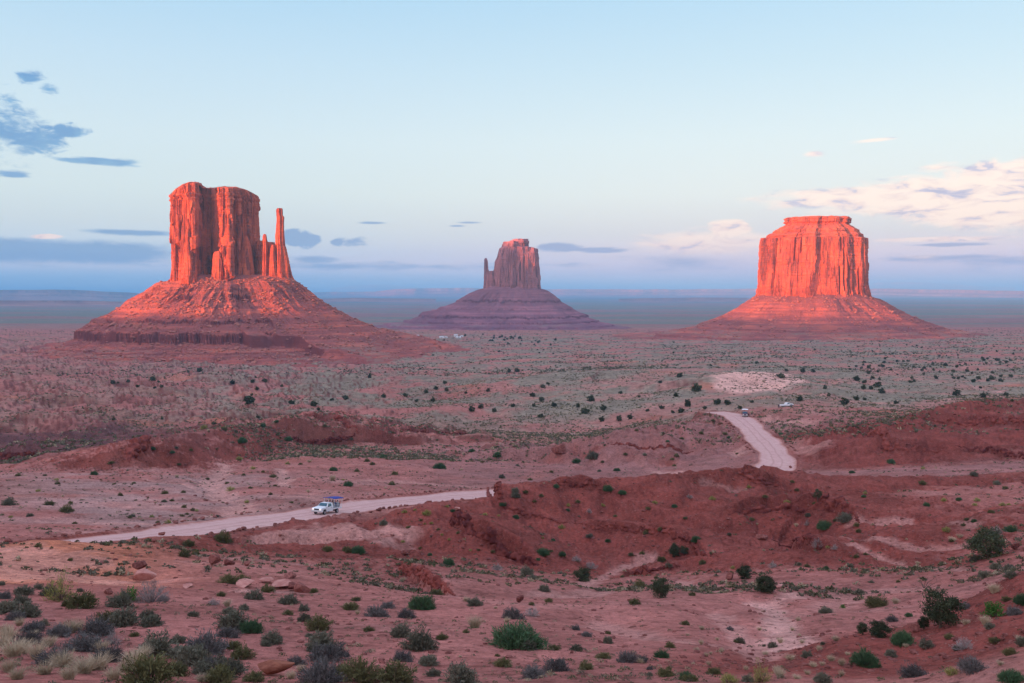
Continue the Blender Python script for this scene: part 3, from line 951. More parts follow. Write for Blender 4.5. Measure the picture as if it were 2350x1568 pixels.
# ------------------------------------------------------------------ road sheet
m, t, b = new_mat('packed_dirt_road', 0.95)
g = t.new('ShaderNodeNewGeometry')
P_ = g.outputs['Position']
uvn = t.new('ShaderNodeAttribute', attribute_name='across')
ac = uvn.outputs['Fac']
trk = t.m('ABSOLUTE', t.m('SUBTRACT', t.m('ABSOLUTE', ac), 0.42))
base_c = t.ramp(t.noise(P_, 0.6, 6, 0.65), [(0.35, (0.52, 0.31, 0.285)), (0.65, (0.62, 0.39, 0.36))])
base_c = t.mix(t.m('MULTIPLY', t.sstep(t.noise(P_, 7.0, 5, 0.75), 0.5, 0.66), 0.4), base_c, (0.36, 0.18, 0.155))
rut = t.m('MULTIPLY', t.sstep(t.m('ABSOLUTE', t.m('SUBTRACT', t.m('ABSOLUTE', t.m('ADD', ac, t.m('MULTIPLY', t.m('SUBTRACT', t.noise(P_, 0.12, 2, .5), .5), .25))), 0.22)), 0.07, 0.02), 0.4)
base_c = t.mix(rut, base_c, (0.38, 0.21, 0.185))
base_c = t.mix(t.m('MULTIPLY', t.sstep(trk, 0.16, 0.02), 0.45), base_c, (0.57, 0.37, 0.335))
base_c = t.mix(t.sstep(t.m('ADD', t.m('ABSOLUTE', ac), t.m('MULTIPLY', t.noise(P_, 0.8, 4, 0.6), 0.35)), 0.95, 1.2), base_c, (0.40, 0.165, 0.13))
t.put(b.inputs['Base Color'], base_c)
t.put(b.inputs['Normal'], t.bump(t.noise(P_, 3.0, 5, 0.7), 0.5, 0.08))
M_road = m
Rd = ROAD
tg = np.gradient(Rd[:, :2], axis=0); tg /= np.linalg.norm(tg, axis=1)[:, None]
nrm = np.stack([-tg[:, 1], tg[:, 0]], 1)
offs = np.linspace(-1, 1, 13)
RV = []
for k, (p, n_) in enumerate(zip(Rd, nrm)):
    wv = ROAD_W * (1 + 0.10 * math.sin(k * 0.21) + 0.06 * math.sin(k * 0.57 + 1))
    for o_ in offs:
        RV.append((p[0] + n_[0] * o_ * wv, p[1] + n_[1] * o_ * wv, 0))
RV = np.array(RV)
RV[:, 2] = ground(RV[:, 0], RV[:, 1]) + 0.05 + CZ
rm = np_mesh('dirt_road', RV, grid_quads(len(Rd), len(offs), False), None, True, M_road)
aa = rm.attributes.new('across', 'FLOAT', 'POINT')
aa.data.foreach_set('value', np.tile(offs, len(Rd)).astype(np.float32))
tag(link('road', rm), kind='structure')

# ------------------------------------------------------------------ buttes
def resample(poly, n):
    P = np.array(poly + [poly[0]], float)
    d = np.r_[0, np.cumsum(np.hypot(*np.diff(P, axis=0).T))]
    s_ = np.linspace(0, d[-1], n, endpoint=False)
    return np.stack([np.interp(s_, d, P[:, 0]), np.interp(s_, d, P[:, 1])], 1), s_, d[-1]


class Site:
    def __init__(s, px, yf, kz):
        s.kz = kz        # the faces seen stand nearer than the centre
        s.C = np.array([(px - 1175) / F * yf, yf])
        s.phi = math.atan2(s.C[0], s.C[1])
        s.k = yf / F
        s.ka = s.k * math.cos(s.phi)
        s.px = px
        s.e1 = np.array([math.cos(s.phi), -math.sin(s.phi)])
        s.e2 = np.array([math.sin(s.phi), math.cos(s.phi)])

    def w(s, a, b):
        return s.C[0] + a * s.e1[0] + b * s.e2[0], s.C[1] + a * s.e1[1] + b * s.e2[1]

    def a(s, px): return (px - s.px) * s.ka
    def z(s, y): return (668 - y) * s.k * s.kz


def loft(site, foot, zb, ztop, profile, n=700, nz=150, seed=1, flute=3.0, fl_len=9.0, strata=0.8, cracks=14, crack_d=5.0, cap_r=10, crack_w=1.1, bands=(), capn=1.0, capstart=None):
    """cliff mesh: footprint raised along a profile of (height share, scale, sideways shift); returns V, quads, tris"""
    P, s_, L = resample(foot, n)
    # soften corners
    for _ in range(3):
        P = (np.roll(P, 1, 0) + 2 * P + np.roll(P, -1, 0)) / 4
    cen = P.mean(0)
    T_ = np.roll(P, -1, 0) - np.roll(P, 1, 0)
    N_ = np.stack([T_[:, 1], -T_[:, 0]], 1); N_ /= np.linalg.norm(N_, axis=1)[:, None]
    if (N_ * (P - cen)).sum() < 0: N_ = -N_
    pr = np.array(profile)
    tt = np.linspace(0, 1, nz)
    d = np.r_[0, np.cumsum(np.hypot(np.diff(pr[:, 0]) * 1.0, np.diff(pr[:, 1]) * 0.6))]
    tq = tt * d[-1]
    zf = np.interp(tq, d, pr[:, 0]); sc = np.interp(tq, d, pr[:, 1]); sh = np.interp(tq, d, pr[:, 2] if pr.shape[1] > 2 else 0 * pr[:, 0])
    zt = ztop(P[:, 0], P[:, 1]) if callable(ztop) else np.full(n, float(ztop))
    Z = zb + (zt - zb)[None, :] * zf[:, None]
    A = cen[0] + (P[:, 0] - cen[0])[None, :] * sc[:, None] + sh[:, None]
    B = cen[1] + (P[:, 1] - cen[1])[None, :] * sc[:, None]
    cx, sn = np.cos(2 * np.pi * s_ / L), np.sin(2 * np.pi * s_ / L)
    Rr = L / (2 * np.pi)
    ux, uy = cx * Rr, sn * Rr                        # seamless noise coordinate along the wall
    zz = Z
    u1 = ux[None, :] + 0 * zz; u2 = uy[None, :] + 0 * zz
    zr = (zz - zb)
    D = flute * (fbm(u1 / (fl_len * 2.4), u2 / (fl_len * 2.4), zz / 330, 3, seed, 0.5, True) - 0.6) * 2.0
    D += flute * 0.55 * (fbm(u1 / (fl_len * 0.8), u2 / (fl_len * 0.8), zz / 190, 3, seed + 7, 0.55, True) - 0.6)
    # slabs that end part way up the wall
    blk = gn(u1 / (fl_len * 1.3), u2 / (fl_len * 1.3), zz / 70, seed + 3)
    D += flute * 0.8 * ss(blk, 0.05, 0.14)
    D += flute * 0.5 * ss(gn(u1 / (fl_len * .5), u2 / (fl_len * .5), zz / 34, seed + 4), 0.1, 0.18)
    # joints: the wall breaks along flat faces, not smooth waves
    qd = flute * 0.75
    tD = D / qd + 0.35 * gn(u1 / (fl_len * 3), u2 / (fl_len * 3), zz / 55, seed + 15)
    D = 0.15 * D + 0.85 * (np.floor(tD) + ss(tD - np.floor(tD), 0.32, 0.62)) * qd
    D += strata * (gn(u1 / 70, u2 / 70, zz / 2.6, seed + 9) + 0.7 * gn(u1 / 40, u2 / 40, zz / 1.1, seed + 10)) * 1.2
    # the fractured foot of the wall
    ft = 1 - ss(zr, 0.06 * (zt.max() - zb), 0.16 * (zt.max() - zb))
    D += ft * flute * 1.0 * (fbm(u1 / 3.2, u2 / 3.2, zz / 12, 2, seed + 12, .5, True) - .6)
    rg = np.random.default_rng(seed)
    for c_ in range(int(cracks * 1.3)):
        s0 = rg.uniform(0, L); z0, z1 = sorted(rg.uniform(-0.1, 1.0, 2)); z1 = max(z1, z0 + 0.4)
        wob = 1.5 * gn(zz / 30, c_ * 3.1, 0, seed + 20)
        ds = np.abs((s_[None, :] - s0 - wob + L / 2) % L - L / 2)
        zfr = zr / (zt.max() - zb)
        D -= crack_d * np.exp(-(ds / crack_w) ** 2) * ss(zfr, z0, z0 + 0.05) * (1 - ss(zfr, z1, z1 + 0.05))
    if capstart is not None:
        cm = ss(zf, capstart, capstart + 0.02)[:, None]
        D = D * (1 - 0.78 * cm) + cm * (2.6 * gn(u1 / 60, u2 / 60, zz / 3.2, seed + 40) + 1.6 * gn(u1 / 14, u2 / 14, zz / 5, seed + 41) + 1.2 * gn(u1 / 5, u2 / 5, zz / 2, seed + 42))
    for (z0, z1, amt) in bands:
        D += amt * ss(zz, z0, z0 + 0.8) * (1 - ss(zz, z1, z1 + 0.8))
    fade = np.clip(sc[:, None] / 0.5, 0.15, 1)
    A = A + N_[None, :, 0] * D * fade
    B = B + N_[None, :, 1] * D * fade
    # uneven top edge
    topm = ss(zf, 0.80, 1.0)[:, None]
    Z = Z + topm * capn * (1.6 * gn(A / 14, B / 14, 0, seed + 30) + 0.9 * gn(A / 5, B / 5, 0, seed + 31))
    # close the top with shrinking rings
    cA, cB = A[-1].mean(), B[-1].mean()
    for q_ in range(1, cap_r):
        f_ = 1 - q_ / cap_r
        a2 = cA + (A[nz - 1] - cA) * f_; b2 = cB + (B[nz - 1] - cB) * f_
        z2 = (ztop(a2, b2) if callable(ztop) else float(ztop)) + capn * (1.6 * gn(a2 / 14, b2 / 14, 0, seed + 30) + 0.9 * gn(a2 / 5, b2 / 5, 0, seed + 31)) + 0.8 * (1 - f_) * capn
        A = np.vstack([A, a2]); B = np.vstack([B, b2]); Z = np.vstack([Z, z2[None, :]])
    nzz = A.shape[0]
    X, Y = site.w(A, B)
    Vv = np.stack([X, Y, Z + CZ], -1).reshape(-1, 3)
    ctr = len(Vv)
    Vv = np.vstack([Vv, Vv[-n:].mean(0)])
    Tt = np.array([[(nzz - 1) * n + j, (nzz - 1) * n + (j + 1) % n, ctr] for j in range(n)])
    return Vv, grid_quads(nzz, n, True), Tt


def build_loft(name, site, foot, zb, ztop, profile, mat, parent, **kw):
    Vv, Qq, Tt = loft(site, foot, zb, ztop, profile, **kw)
    return link(name, np_mesh(name, Vv, Qq, Tt, False, mat), parent)


def talus(site, foot, prof, seed, amp=1.0, n=1000, nr=300, dmax=330, zmod=None, stretch=None, soft=None, softside=0.0):
    """rubble apron round a footprint: (distance, height) profile with ledges, cut by gullies"""
    P, s_, L = resample(foot, 400)
    cen = P.mean(0)
    th = np.linspace(-np.pi, np.pi, 2 * n, endpoint=False)
    # keep the side facing the viewer dense
    th = th[(np.abs(np.abs(th + np.pi / 2)) < 1.9) | (np.arange(len(th)) % 4 == 0)]
    n = len(th)
    ang = np.arctan2(P[:, 1] - cen[1], P[:, 0] - cen[0]); rad = np.hypot(P[:, 0] - cen[0], P[:, 1] - cen[1])
    o_ = np.argsort(ang)
    r0 = np.interp(th, np.r_[ang[o_] - 2 * np.pi, ang[o_], ang[o_] + 2 * np.pi], np.tile(rad[o_], 3))
    ker = np.hanning(61); ker /= ker.sum()
    r0 = np.convolve(np.pad(r0, 30, mode='wrap'), ker, 'valid')
    dd = np.r_[np.linspace(-14, dmax * 0.55, int(nr * 0.72), endpoint=False), np.linspace(dmax * 0.55, dmax, nr - int(nr * 0.72))]
    D, TH = np.meshgrid(dd, th, indexing='ij')
    R0 = np.broadcast_to(r0, D.shape)
    A = cen[0] + np.cos(TH) * (R0 + D); B = cen[1] + np.sin(TH) * (R0 + D)
    Rm = 95.0
    U, V_ = np.cos(TH) * Rm, np.sin(TH) * Rm
    Uw = U + 9 * gn(A / 45, B / 45, 0, seed + 30); Vw = V_ + 9 * gn(A / 45, B / 45, 5, seed + 31)
    gul = fbm(Uw / 16, Vw / 16, D / 170, 4, seed, 0.6, True) - 0.62
    gul2 = fbm(U / 42, V_ / 42, D / 400, 3, seed + 5, 0.5)
    m_ = ss(D, 0, 30) * (1 - ss(D, dmax * 0.75, dmax))
    De = D + gul * 12 * amp * m_ * (0.6 + 1.4 * ss(gn(U / 55, V_ / 55, D / 90, seed + 2), -.3, .5)) + gul2 * 34 * amp * m_ + 60 * amp * fbm(A / 120, B / 120, 0, 4, seed + 6) * ss(D, 90, 200) * (1 - ss(D, dmax * .85, dmax))
    # bedding planes wander only a little, so the ledges run level
    ds, zs = np.array([p[0] for p in prof], float), np.array([p[1] for p in prof], float)
    if stretch is not None: De = De * stretch(TH)
    Z = np.interp(De, ds, zs)
    fl = fbm(A / 3.6, B / 3.6, 0, 3, seed + 8)
    sl = np.abs(np.interp(De + 2, ds, zs) - np.interp(De - 2, ds, zs)) / 4
    De2 = De + fl * 5.0 * ss(sl, 0.9, 1.6) + (fbm(U / 2.2, V_ / 2.2, 0, 2, seed + 9, .5, True) - .6) * 5.0 * ss(sl, 1.0, 1.8)
    Z = np.interp(De2, ds, zs)
    if soft is not None:
        # rubble buries the ledges here and there, and nearly everywhere on one flank
        Zs = np.interp(De, [p[0] for p in soft], [p[1] for p in soft])
        sm = ss(fbm(U / 30, V_ / 30, D / 130, 3, seed + 20) + softside * ss(np.cos(TH + 0.25), 0.45, 0.8) * 2 - 0.05 - 0.35 * ss(D, 120, 150), 0.0, 0.16)
        Z = Z * (1 - sm) + Zs * sm
    Z = Z + amp * (2.2 * fbm(A / 16, B / 16, 0, 5, seed + 10, 0.62) + 0.9 * np.abs(fbm(A / 3.0, B / 3.0, 0, 3, seed + 11, 0.6)) * 2) * ss(D, 3, 20) * (1 - ss(D, dmax * .8, dmax))
    Z = Z + gul * 7 * amp * ss(D, 6, 40) * (1 - ss(D, 90, 200))
    if zmod is not None: Z = zmod(A, B, Z)
    X, Y = site.w(A, B)
    # sink the rim below the plain
    rim = ss(D, dmax * 0.9, dmax)
    gz = ground(X, Y)
    Z = Z * (1 - rim) + (np.minimum(gz, Z) - 6) * rim
    Vv = np.stack([X, Y, Z + CZ], -1).reshape(-1, 3)
    return Vv, grid_quads(nr, n, True), (X, Y, Z)


def rock_block(seed, sub=2, flat=0.75):
    """angular stone: a sphere cut by planes and roughened"""
    bm = bmesh.new()
    bmesh.ops.create_icosphere(bm, subdivisions=sub, radius=1)
    rg = np.random.default_rng(seed)
    pl = []
    for _ in range(9):
        v = rg.normal(size=3); v /= np.linalg.norm(v)
        pl.append((v, rg.uniform(0.42, 0.80)))
    co = np.array([v.co[:] for v in bm.verts])
    for v, d in pl:
        p = co @ v
        co = co - np.maximum(p - d, 0)[:, None] * v[None] * 0.97
    co *= (1 + 0.07 * fbm(co[:, 0] * 2, co[:, 1] * 2, co[:, 2] * 2, 2, seed))[:, None]
    co[:, 2] *= flat
    q_ = np.array([[v.index for v in f.verts] for f in bm.faces])
    bm.free()
    return co, q_


BLK = [rock_block(200 + i, 1) for i in range(6)]
BLK2 = [rock_block(300 + i, 2) for i in range(8)]


def merge_blocks(items, protos):
    """items: (x, y, z, sx, sy, sz, rot, proto)"""
    Vs, Ts, n = [], [], 0
    for x, y, z, sx, sy, sz, ro, p in items:
        co, q_ = protos[p % len(protos)]
        c_, s_ = math.cos(ro), math.sin(ro)
        v = co * np.array([sx, sy, sz])
        v = np.stack([v[:, 0] * c_ - v[:, 1] * s_ + x, v[:, 0] * s_ + v[:, 1] * c_ + y, v[:, 2] + z], 1)
        Vs.append(v); Ts.append(q_ + n); n += len(v)
    return np.vstack(Vs), np.vstack(Ts)


M_scree = stone_mat('scree_blocks', (0.44, 0.18, 0.14), (0.24, 0.08, 0.065), 0.15, 0.1)


def add_scree(site_xyz, count, smin, smax, parent, seed, dens=None):
    X, Y, Z = site_xyz
    rg = np.random.default_rng(seed)
    it = []
    nr_, nt_ = X.shape
    tries = 0
    while len(it) < count and tries < count * 6:
        tries += 1
        i = int(rg.uniform(0.04, 0.85) * nr_); j = rg.integers(nt_)
        x, y, z = X[i, j], Y[i, j], Z[i, j]
        # only the flanks the photograph can show
        if (x - site_c[0]) * site_c[0] + (y - site_c[1]) * site_c[1] > 0.25 * math.hypot(*site_c) * 100: continue
        if gn(x / 30, y / 30, 0, seed) < rg.uniform(-0.4, 0.3): continue
        s_ = smin * (smax / smin) ** (rg.uniform() ** 2.4)
        if s_ > smax * .6 and rg.uniform() < .7: continue
        it.append((x, y, z + CZ + s_ * 0.2, s_, s_ * rg.uniform(0.7, 1.3), s_ * rg.uniform(0.6, 1.0), rg.uniform(0, 6.3), int(rg.integers(6))))
    Vv, Tt = merge_blocks(it, BLK)
    o = link('scree', np_mesh('scree', Vv, None, Tt, False, M_scree), parent)
    o['kind'] = 'stuff'
    return o


# --- west butte with the thumb
S1 = Site(535, 1400, 0.965)
b1 = empty('sandstone_butte', (S1.C[0], S1.C[1], CZ - 95))
tag(b1, 'massive sunlit red butte with a free-standing thin thumb of rock at its right end', 'butte', 'sandstone buttes on the plain')
b1.location = (0, 0, 0)
foot1 = [(S1.a(402), 20), (S1.a(398), -8), (S1.a(416), -26), (S1.a(424), -24), (S1.a(428), -34), (S1.a(452), -50), (S1.a(457), -16), (S1.a(470), -8), (S1.a(484), -5), (S1.a(498), 2),
         (S1.a(503), -28), (S1.a(513), -48), (S1.a(530), -54), (S1.a(541), -34), (S1.a(552), -31), (S1.a(562), -12), (S1.a(578), 2), (S1.a(590), 14), (S1.a(600), 28), (S1.a(598), 50), (S1.a(560), 75), (S1.a(470), 80), (S1.a(412), 60)]


def top1(a, b):
    px = a / S1.ka + 535
    y = np.interp(px, [395, 404, 410, 418, 428, 444, 462, 474, 482, 500, 520, 550, 572, 590, 600], [456, 447, 441, 437, 430, 424, 426, 437, 437, 436, 432, 433, 439, 447, 452])
    return (668 - y) * S1.k * (1 + b / 1400)


build_loft('cliff', S1, foot1, S1.z(648), top1, [(0, 1.05, 0), (0.04, 1.02, 0), (0.10, 1.0, 0), (0.35, 0.985, 0), (0.6, 0.97, 0), (0.82, 0.955, 0), (0.88, 0.95, 0), (0.90, 0.93, 0), (0.94, 0.925, 0), (0.965, 0.925, 0), (0.985, 0.915, 0), (1.0, 0.90, 0)],
           M_cliff, b1, n=1000, nz=230, seed=11, flute=4.0, fl_len=10, strata=0.7, cracks=26, crack_d=9, crack_w=1.5, bands=((S1.z(452), S1.z(446), 1.4), (S1.z(462), S1.z(458), 0.8)))


def blobfoot(cx, cy, ra, rb, n=14, seed=0):
    rg = np.random.default_rng(seed)
    return [(cx + ra * math.cos(t_) * rg.uniform(.8, 1.1), cy + rb * math.sin(t_) * rg.uniform(.8, 1.1)) for t_ in np.linspace(0, 2 * np.pi, n, endpoint=False)]


def pil(name, pc, cy, wpx, depth, ytop, ybase, prof, seed, **kw):
    a0 = S1.a(pc)
    a_ = dict(n=260, nz=120, seed=seed, flute=1.0, fl_len=4.5, strata=0.5, cracks=5, crack_d=2.0, cap_r=5, crack_w=0.7, capn=0.5)
    a_.update(kw)
    return build_loft(name, S1, blobfoot(a0, cy, wpx / 2 * S1.ka, depth, seed=seed), S1.z(ybase), S1.z(ytop), prof, M_cliff, b1, **a_)


# thumb: narrow shaft on a spreading pedestal
pil('thumb_spire', 650, -38, 46, 15, 475, 652, [(0, 1.12, 2), (0.05, 1.0, 1), (0.12, 0.86, 0), (0.3, 0.66, -1), (0.46, 0.50, -2.2), (0.52, 0.42, -3.0), (0.62, 0.40, -3.4), (0.72, 0.37, -3.2), (0.82, 0.34, -2.6), (0.885, 0.36, -2.2), (0.90, 0.31, -3.2), (0.93, 0.30, -3.6), (0.96, 0.31, -3.6), (0.985, 0.29, -3.6), (1, 0.20, -3.6)], 21, flute=0.8)
pil('buttress', 617, -26, 44, 18, 545, 650, [(0, 1.15, 0), (0.1, 1.0, 0), (0.45, 0.80, 0), (0.62, 0.62, -2), (0.78, 0.50, -4), (0.9, 0.32, -5), (1, 0.2, -5)], 22)
pil('buttress', 609, -36, 15, 7, 536, 650, [(0, 1.5, 0), (0.2, 1.1, 0), (0.7, 0.8, 0), (0.85, 0.62, 0), (0.95, 0.55, 0), (1, 0.3, 0)], 23, n=160)
pil('buttress', 628, -38, 22, 10, 561, 652, [(0, 1.3, 0), (0.2, 1.05, 0), (0.6, 0.85, 0), (0.9, 0.6, 0), (1, 0.25, 0)], 29, n=180)
pil('buttress', 502, -46, 24, 9, 578, 652, [(0, 1.3, 0), (0.15, 1.1, 0), (0.5, 0.9, 0), (0.85, 0.72, 0), (0.95, 0.55, 0), (1, 0.3, 0)], 24, n=200)
pil('buttress', 440, -46, 34, 9, 528, 652, [(0, 1.3, 0), (0.3, 1.0, 0), (0.6, 0.75, 0), (0.85, 0.5, 0), (1, 0.12, 0)], 25, n=200)
pil('buttress', 568, -26, 34, 12, 540, 652, [(0, 1.3, 0), (0.3, 1.0, 0), (0.6, 0.75, 0), (0.85, 0.5, 0), (1, 0.12, 0)], 26, n=220)
blocky = [(0, 1.2, 0), (0.15, 1.02, 0), (0.6, 0.97, 0), (0.9, 0.9, 0), (0.93, 0.8, 0), (1, 0.7, 0)]
pil('buttress', 603, 2, 30, 24, 549, 652, blocky, 27, n=300)
pil('buttress', 619, -12, 34, 20, 553, 652, blocky, 31, n=300)
pil('buttress', 634, -24, 30, 18, 573, 652, blocky, 32, n=300)
pil('buttress', 410, -18, 18, 10, 530, 650, [(0, 1.3, 0), (0.3, 1.0, 0), (0.6, 0.8, 0), (0.85, 0.6, 0), (1, 0.2, 0)], 28, n=200)

tfoot1 = [(S1.a(405), 40), (S1.a(400), -10), (S1.a(450), -46), (S1.a(535), -50), (S1.a(600), -50), (S1.a(660), -52), (S1.a(674), -34), (S1.a(650), 10), (S1.a(595), 60), (S1.a(470), 76)]
prof1 = [(-14, 25), (0, 19), (12, 12), (24, 4), (25, 1), (36, -7), (38, -13), (52, -19), (74, -31), (95, -41), (97, -46), (112, -52), (126, -58), (128, -61), (129.5, -72), (148, -77.5), (149, -79.5), (170, -82.5), (171, -85),
         (193, -87.3), (194, -89.8), (216, -91.5), (217, -93.6), (242, -95), (243, -97), (270, -98), (300, -100), (390, -114)]
soft1 = [(-14, 25), (0, 19), (24, 4), (50, -15), (80, -31), (110, -47), (140, -60), (170, -70), (205, -79), (250, -89), (300, -99), (390, -114)]
Vt, Qt, xyz = talus(S1, tfoot1, prof1, 51, dmax=370, nr=420, soft=soft1, softside=0.55)
link('talus_slope', np_mesh('talus_slope', Vt, Qt, None, True, M_talus), b1)
site_c = S1.C
add_scree(xyz, 13000, 0.5, 5.0, b1, 71)

# --- middle butte, farther away
S2 = Site(1183, 2750, 0.98)
b2 = tag(empty('sandstone_butte'), 'distant purple butte in shade with only its stepped cap and right shoulder glowing red', 'butte', 'sandstone buttes on the plain')
foot2 = [(S2.a(1134), 10), (S2.a(1137), -30), (S2.a(1150), -52), (S2.a(1168), -60), (S2.a(1186), -66), (S2.a(1204), -64), (S2.a(1222), -56), (S2.a(1233), -30), (S2.a(1236), 10), (S2.a(1225), 60), (S2.a(1180), 80), (S2.a(1145), 60)]


def top2(a, b):
    px = a / S2.ka + 1183
    y = np.interp(px, [1130, 1140, 1150, 1156, 1212, 1222, 1236], [600, 576, 569, 567, 567, 569, 572])
    return (668 - y) * S2.k * (1 + b / 2750)


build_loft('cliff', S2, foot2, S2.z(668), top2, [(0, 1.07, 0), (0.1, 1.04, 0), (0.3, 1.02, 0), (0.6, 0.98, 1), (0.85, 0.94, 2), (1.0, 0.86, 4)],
           M_cliff_hazed, b2, n=700, nz=140, seed=81, flute=3.2, fl_len=13, strata=1.0, cracks=18, crack_d=6, crack_w=1.6)
build_loft('cap', S2, blobfoot(S2.a(1182), 0, 30 * S2.ka, 48, 18, 5), S2.z(573), S2.z(554), [(0, 1.02, 0), (0.7, 1.0, 0), (0.75, 0.96, 1), (1, 0.93, 2)], M_cliff_hazed, b2, n=300, nz=40, seed=83, flute=1.2, fl_len=8, strata=1.5, cracks=4, capn=.7)
build_loft('cap', S2, blobfoot(S2.a(1192), 0, 21 * S2.ka, 38, 16, 6), S2.z(558), S2.z(548), [(0, 1.05, 0), (0.7, 1.0, 0), (0.78, 0.9, 1), (1, 0.84, 2)], M_cliff_hazed, b2, n=240, nz=30, seed=84, flute=1.6, fl_len=7, strata=1.5, cracks=4, capn=1.2)
build_loft('spire', S2, blobfoot(S2.a(1119), -18, 10 * S2.ka, 15, 12, 7), S2.z(666), S2.z(592), [(0, 1.3, 3), (0.15, 1.05, 1.5), (0.4, 0.85, 0), (0.55, 0.62, -2), (0.65, 0.46, -4), (0.85, 0.40, -4.5), (0.95, 0.36, -5), (1, 0.18, -5)], M_cliff_hazed, b2,
           n=200, nz=100, seed=85, flute=1.0, fl_len=6, strata=0.6, cracks=3, crack_d=2, cap_r=4, capn=.5)
build_loft('buttress', S2, blobfoot(S2.a(1129), -15, 9 * S2.ka, 18, 12, 8), S2.z(666), S2.z(622), [(0, 1.4, 0), (0.4, 1.0, 0), (1, 0.6, 0)], M_cliff_hazed, b2, n=160, nz=60, seed=86, flute=1.5, fl_len=6, cracks=3, crack_d=2, cap_r=4)
tfoot2 = [(S2.a(1112), 0), (S2.a(1120), -36), (S2.a(1150), -60), (S2.a(1190), -70), (S2.a(1228), -55), (S2.a(1238), 0), (S2.a(1225), 60), (S2.a(1180), 80), (S2.a(1130), 60)]
prof2 = [(-14, 18), (0, 10), (28, -8), (52, -27), (55, -33), (90, -50), (94, -55), (128, -73), (132, -80), (165, -90), (168, -95), (210, -101), (214, -106), (260, -110), (330, -118), (460, -126)]
Vt, Qt, xyz = talus(S2, tfoot2, prof2, 91, amp=1.3, dmax=420, nr=240, n=800, stretch=lambda th: 1 - 0.25 * ss(np.cos(th), -0.2, -1.0) * 0 - 0.30 * ss(-np.cos(th), 0.3, 1.0))
link('talus_slope', np_mesh('talus_slope', Vt, Qt, None, True, M_talus_hazed), b2)

# --- right butte
S3 = Site(1864, 1850, 0.955)
b3 = tag(empty('sandstone_butte'), 'broad sunlit orange-red butte with an overhanging flat slab on its top', 'butte', 'sandstone buttes on the plain')
foot3 = [(S3.a(1742), 30), (S3.a(1738), -20), (S3.a(1744), -48), (S3.a(1770), -58), (S3.a(1800), -74), (S3.a(1836), -84), (S3.a(1862), -90), (S3.a(1880), -74), (S3.a(1920), -76), (S3.a(1944), -66), (S3.a(1956), -50), (S3.a(1972), -46), (S3.a(1986), -16), (S3.a(1988), 30),
         (S3.a(1970), 80), (S3.a(1860), 105), (S3.a(1760), 80)]


def top3(a, b):
    return S3.z(493) + 0 * a


build_loft('cliff', S3, foot3, S3.z(686), top3, [(0, 1.05, 0), (0.08, 1.02, 0), (0.2, 1.0, 0), (0.5, 0.985, 0), (0.70, 0.965, 0), (0.735, 0.955, 0.5), (0.745, 0.90, 1), (0.77, 0.875, 2), (0.80, 0.83, 3), (0.805, 0.80, 4), (0.845, 0.765, 5), (0.865, 0.70, 6), (0.885, 0.655, 6.5),
                                          (0.90, 0.60, 7), (0.915, 0.575, 7.5), (0.925, 0.585, 7.5), (0.935, 0.605, 7.5), (0.985, 0.605, 7.5), (1.0, 0.57, 7.5)],
           M_cliff, b3, n=1100, nz=260, seed=101, flute=2.5, fl_len=13, strata=0.8, cracks=30, crack_d=10, crack_w=1.5, capn=0.6, capstart=0.725,
           bands=((S3.z(539), S3.z(535), 1.5),))
build_loft('buttress', S3, blobfoot(S3.a(1751), -22, 10 * S3.ka, 14, 12, 9), S3.z(690), S3.z(541), [(0, 1.5, 0), (0.3, 1.2, 0), (0.8, 1.0, 0), (1, 0.9, 0)], M_cliff, b3, n=160, nz=100, seed=103, flute=1.2, fl_len=6, cracks=4, crack_d=2.5, cap_r=4, capn=.4)
tfoot3 = [(S3.a(1738), 20), (S3.a(1742), -48), (S3.a(1800), -74), (S3.a(1862), -86), (S3.a(1930), -76), (S3.a(1975), -46), (S3.a(1990), 20), (S3.a(1970), 80), (S3.a(1860), 105), (S3.a(1760), 80)]
prof3 = [(-14, -2), (0, -8), (22, -20), (45, -33), (47, -36), (75, -51), (105, -63), (130, -72), (133, -76), (165, -82), (200, -88), (202, -91), (240, -95), (300, -99), (400, -108)]
Vt, Qt, xyz = talus(S3, tfoot3, prof3, 111, amp=0.75, dmax=400, nr=280, n=900)
link('talus_slope', np_mesh('talus_slope', Vt, Qt, None, True, M_talus), b3)
site_c = S3.C
add_scree(xyz, 7000, 0.5, 4.5, b3, 121)


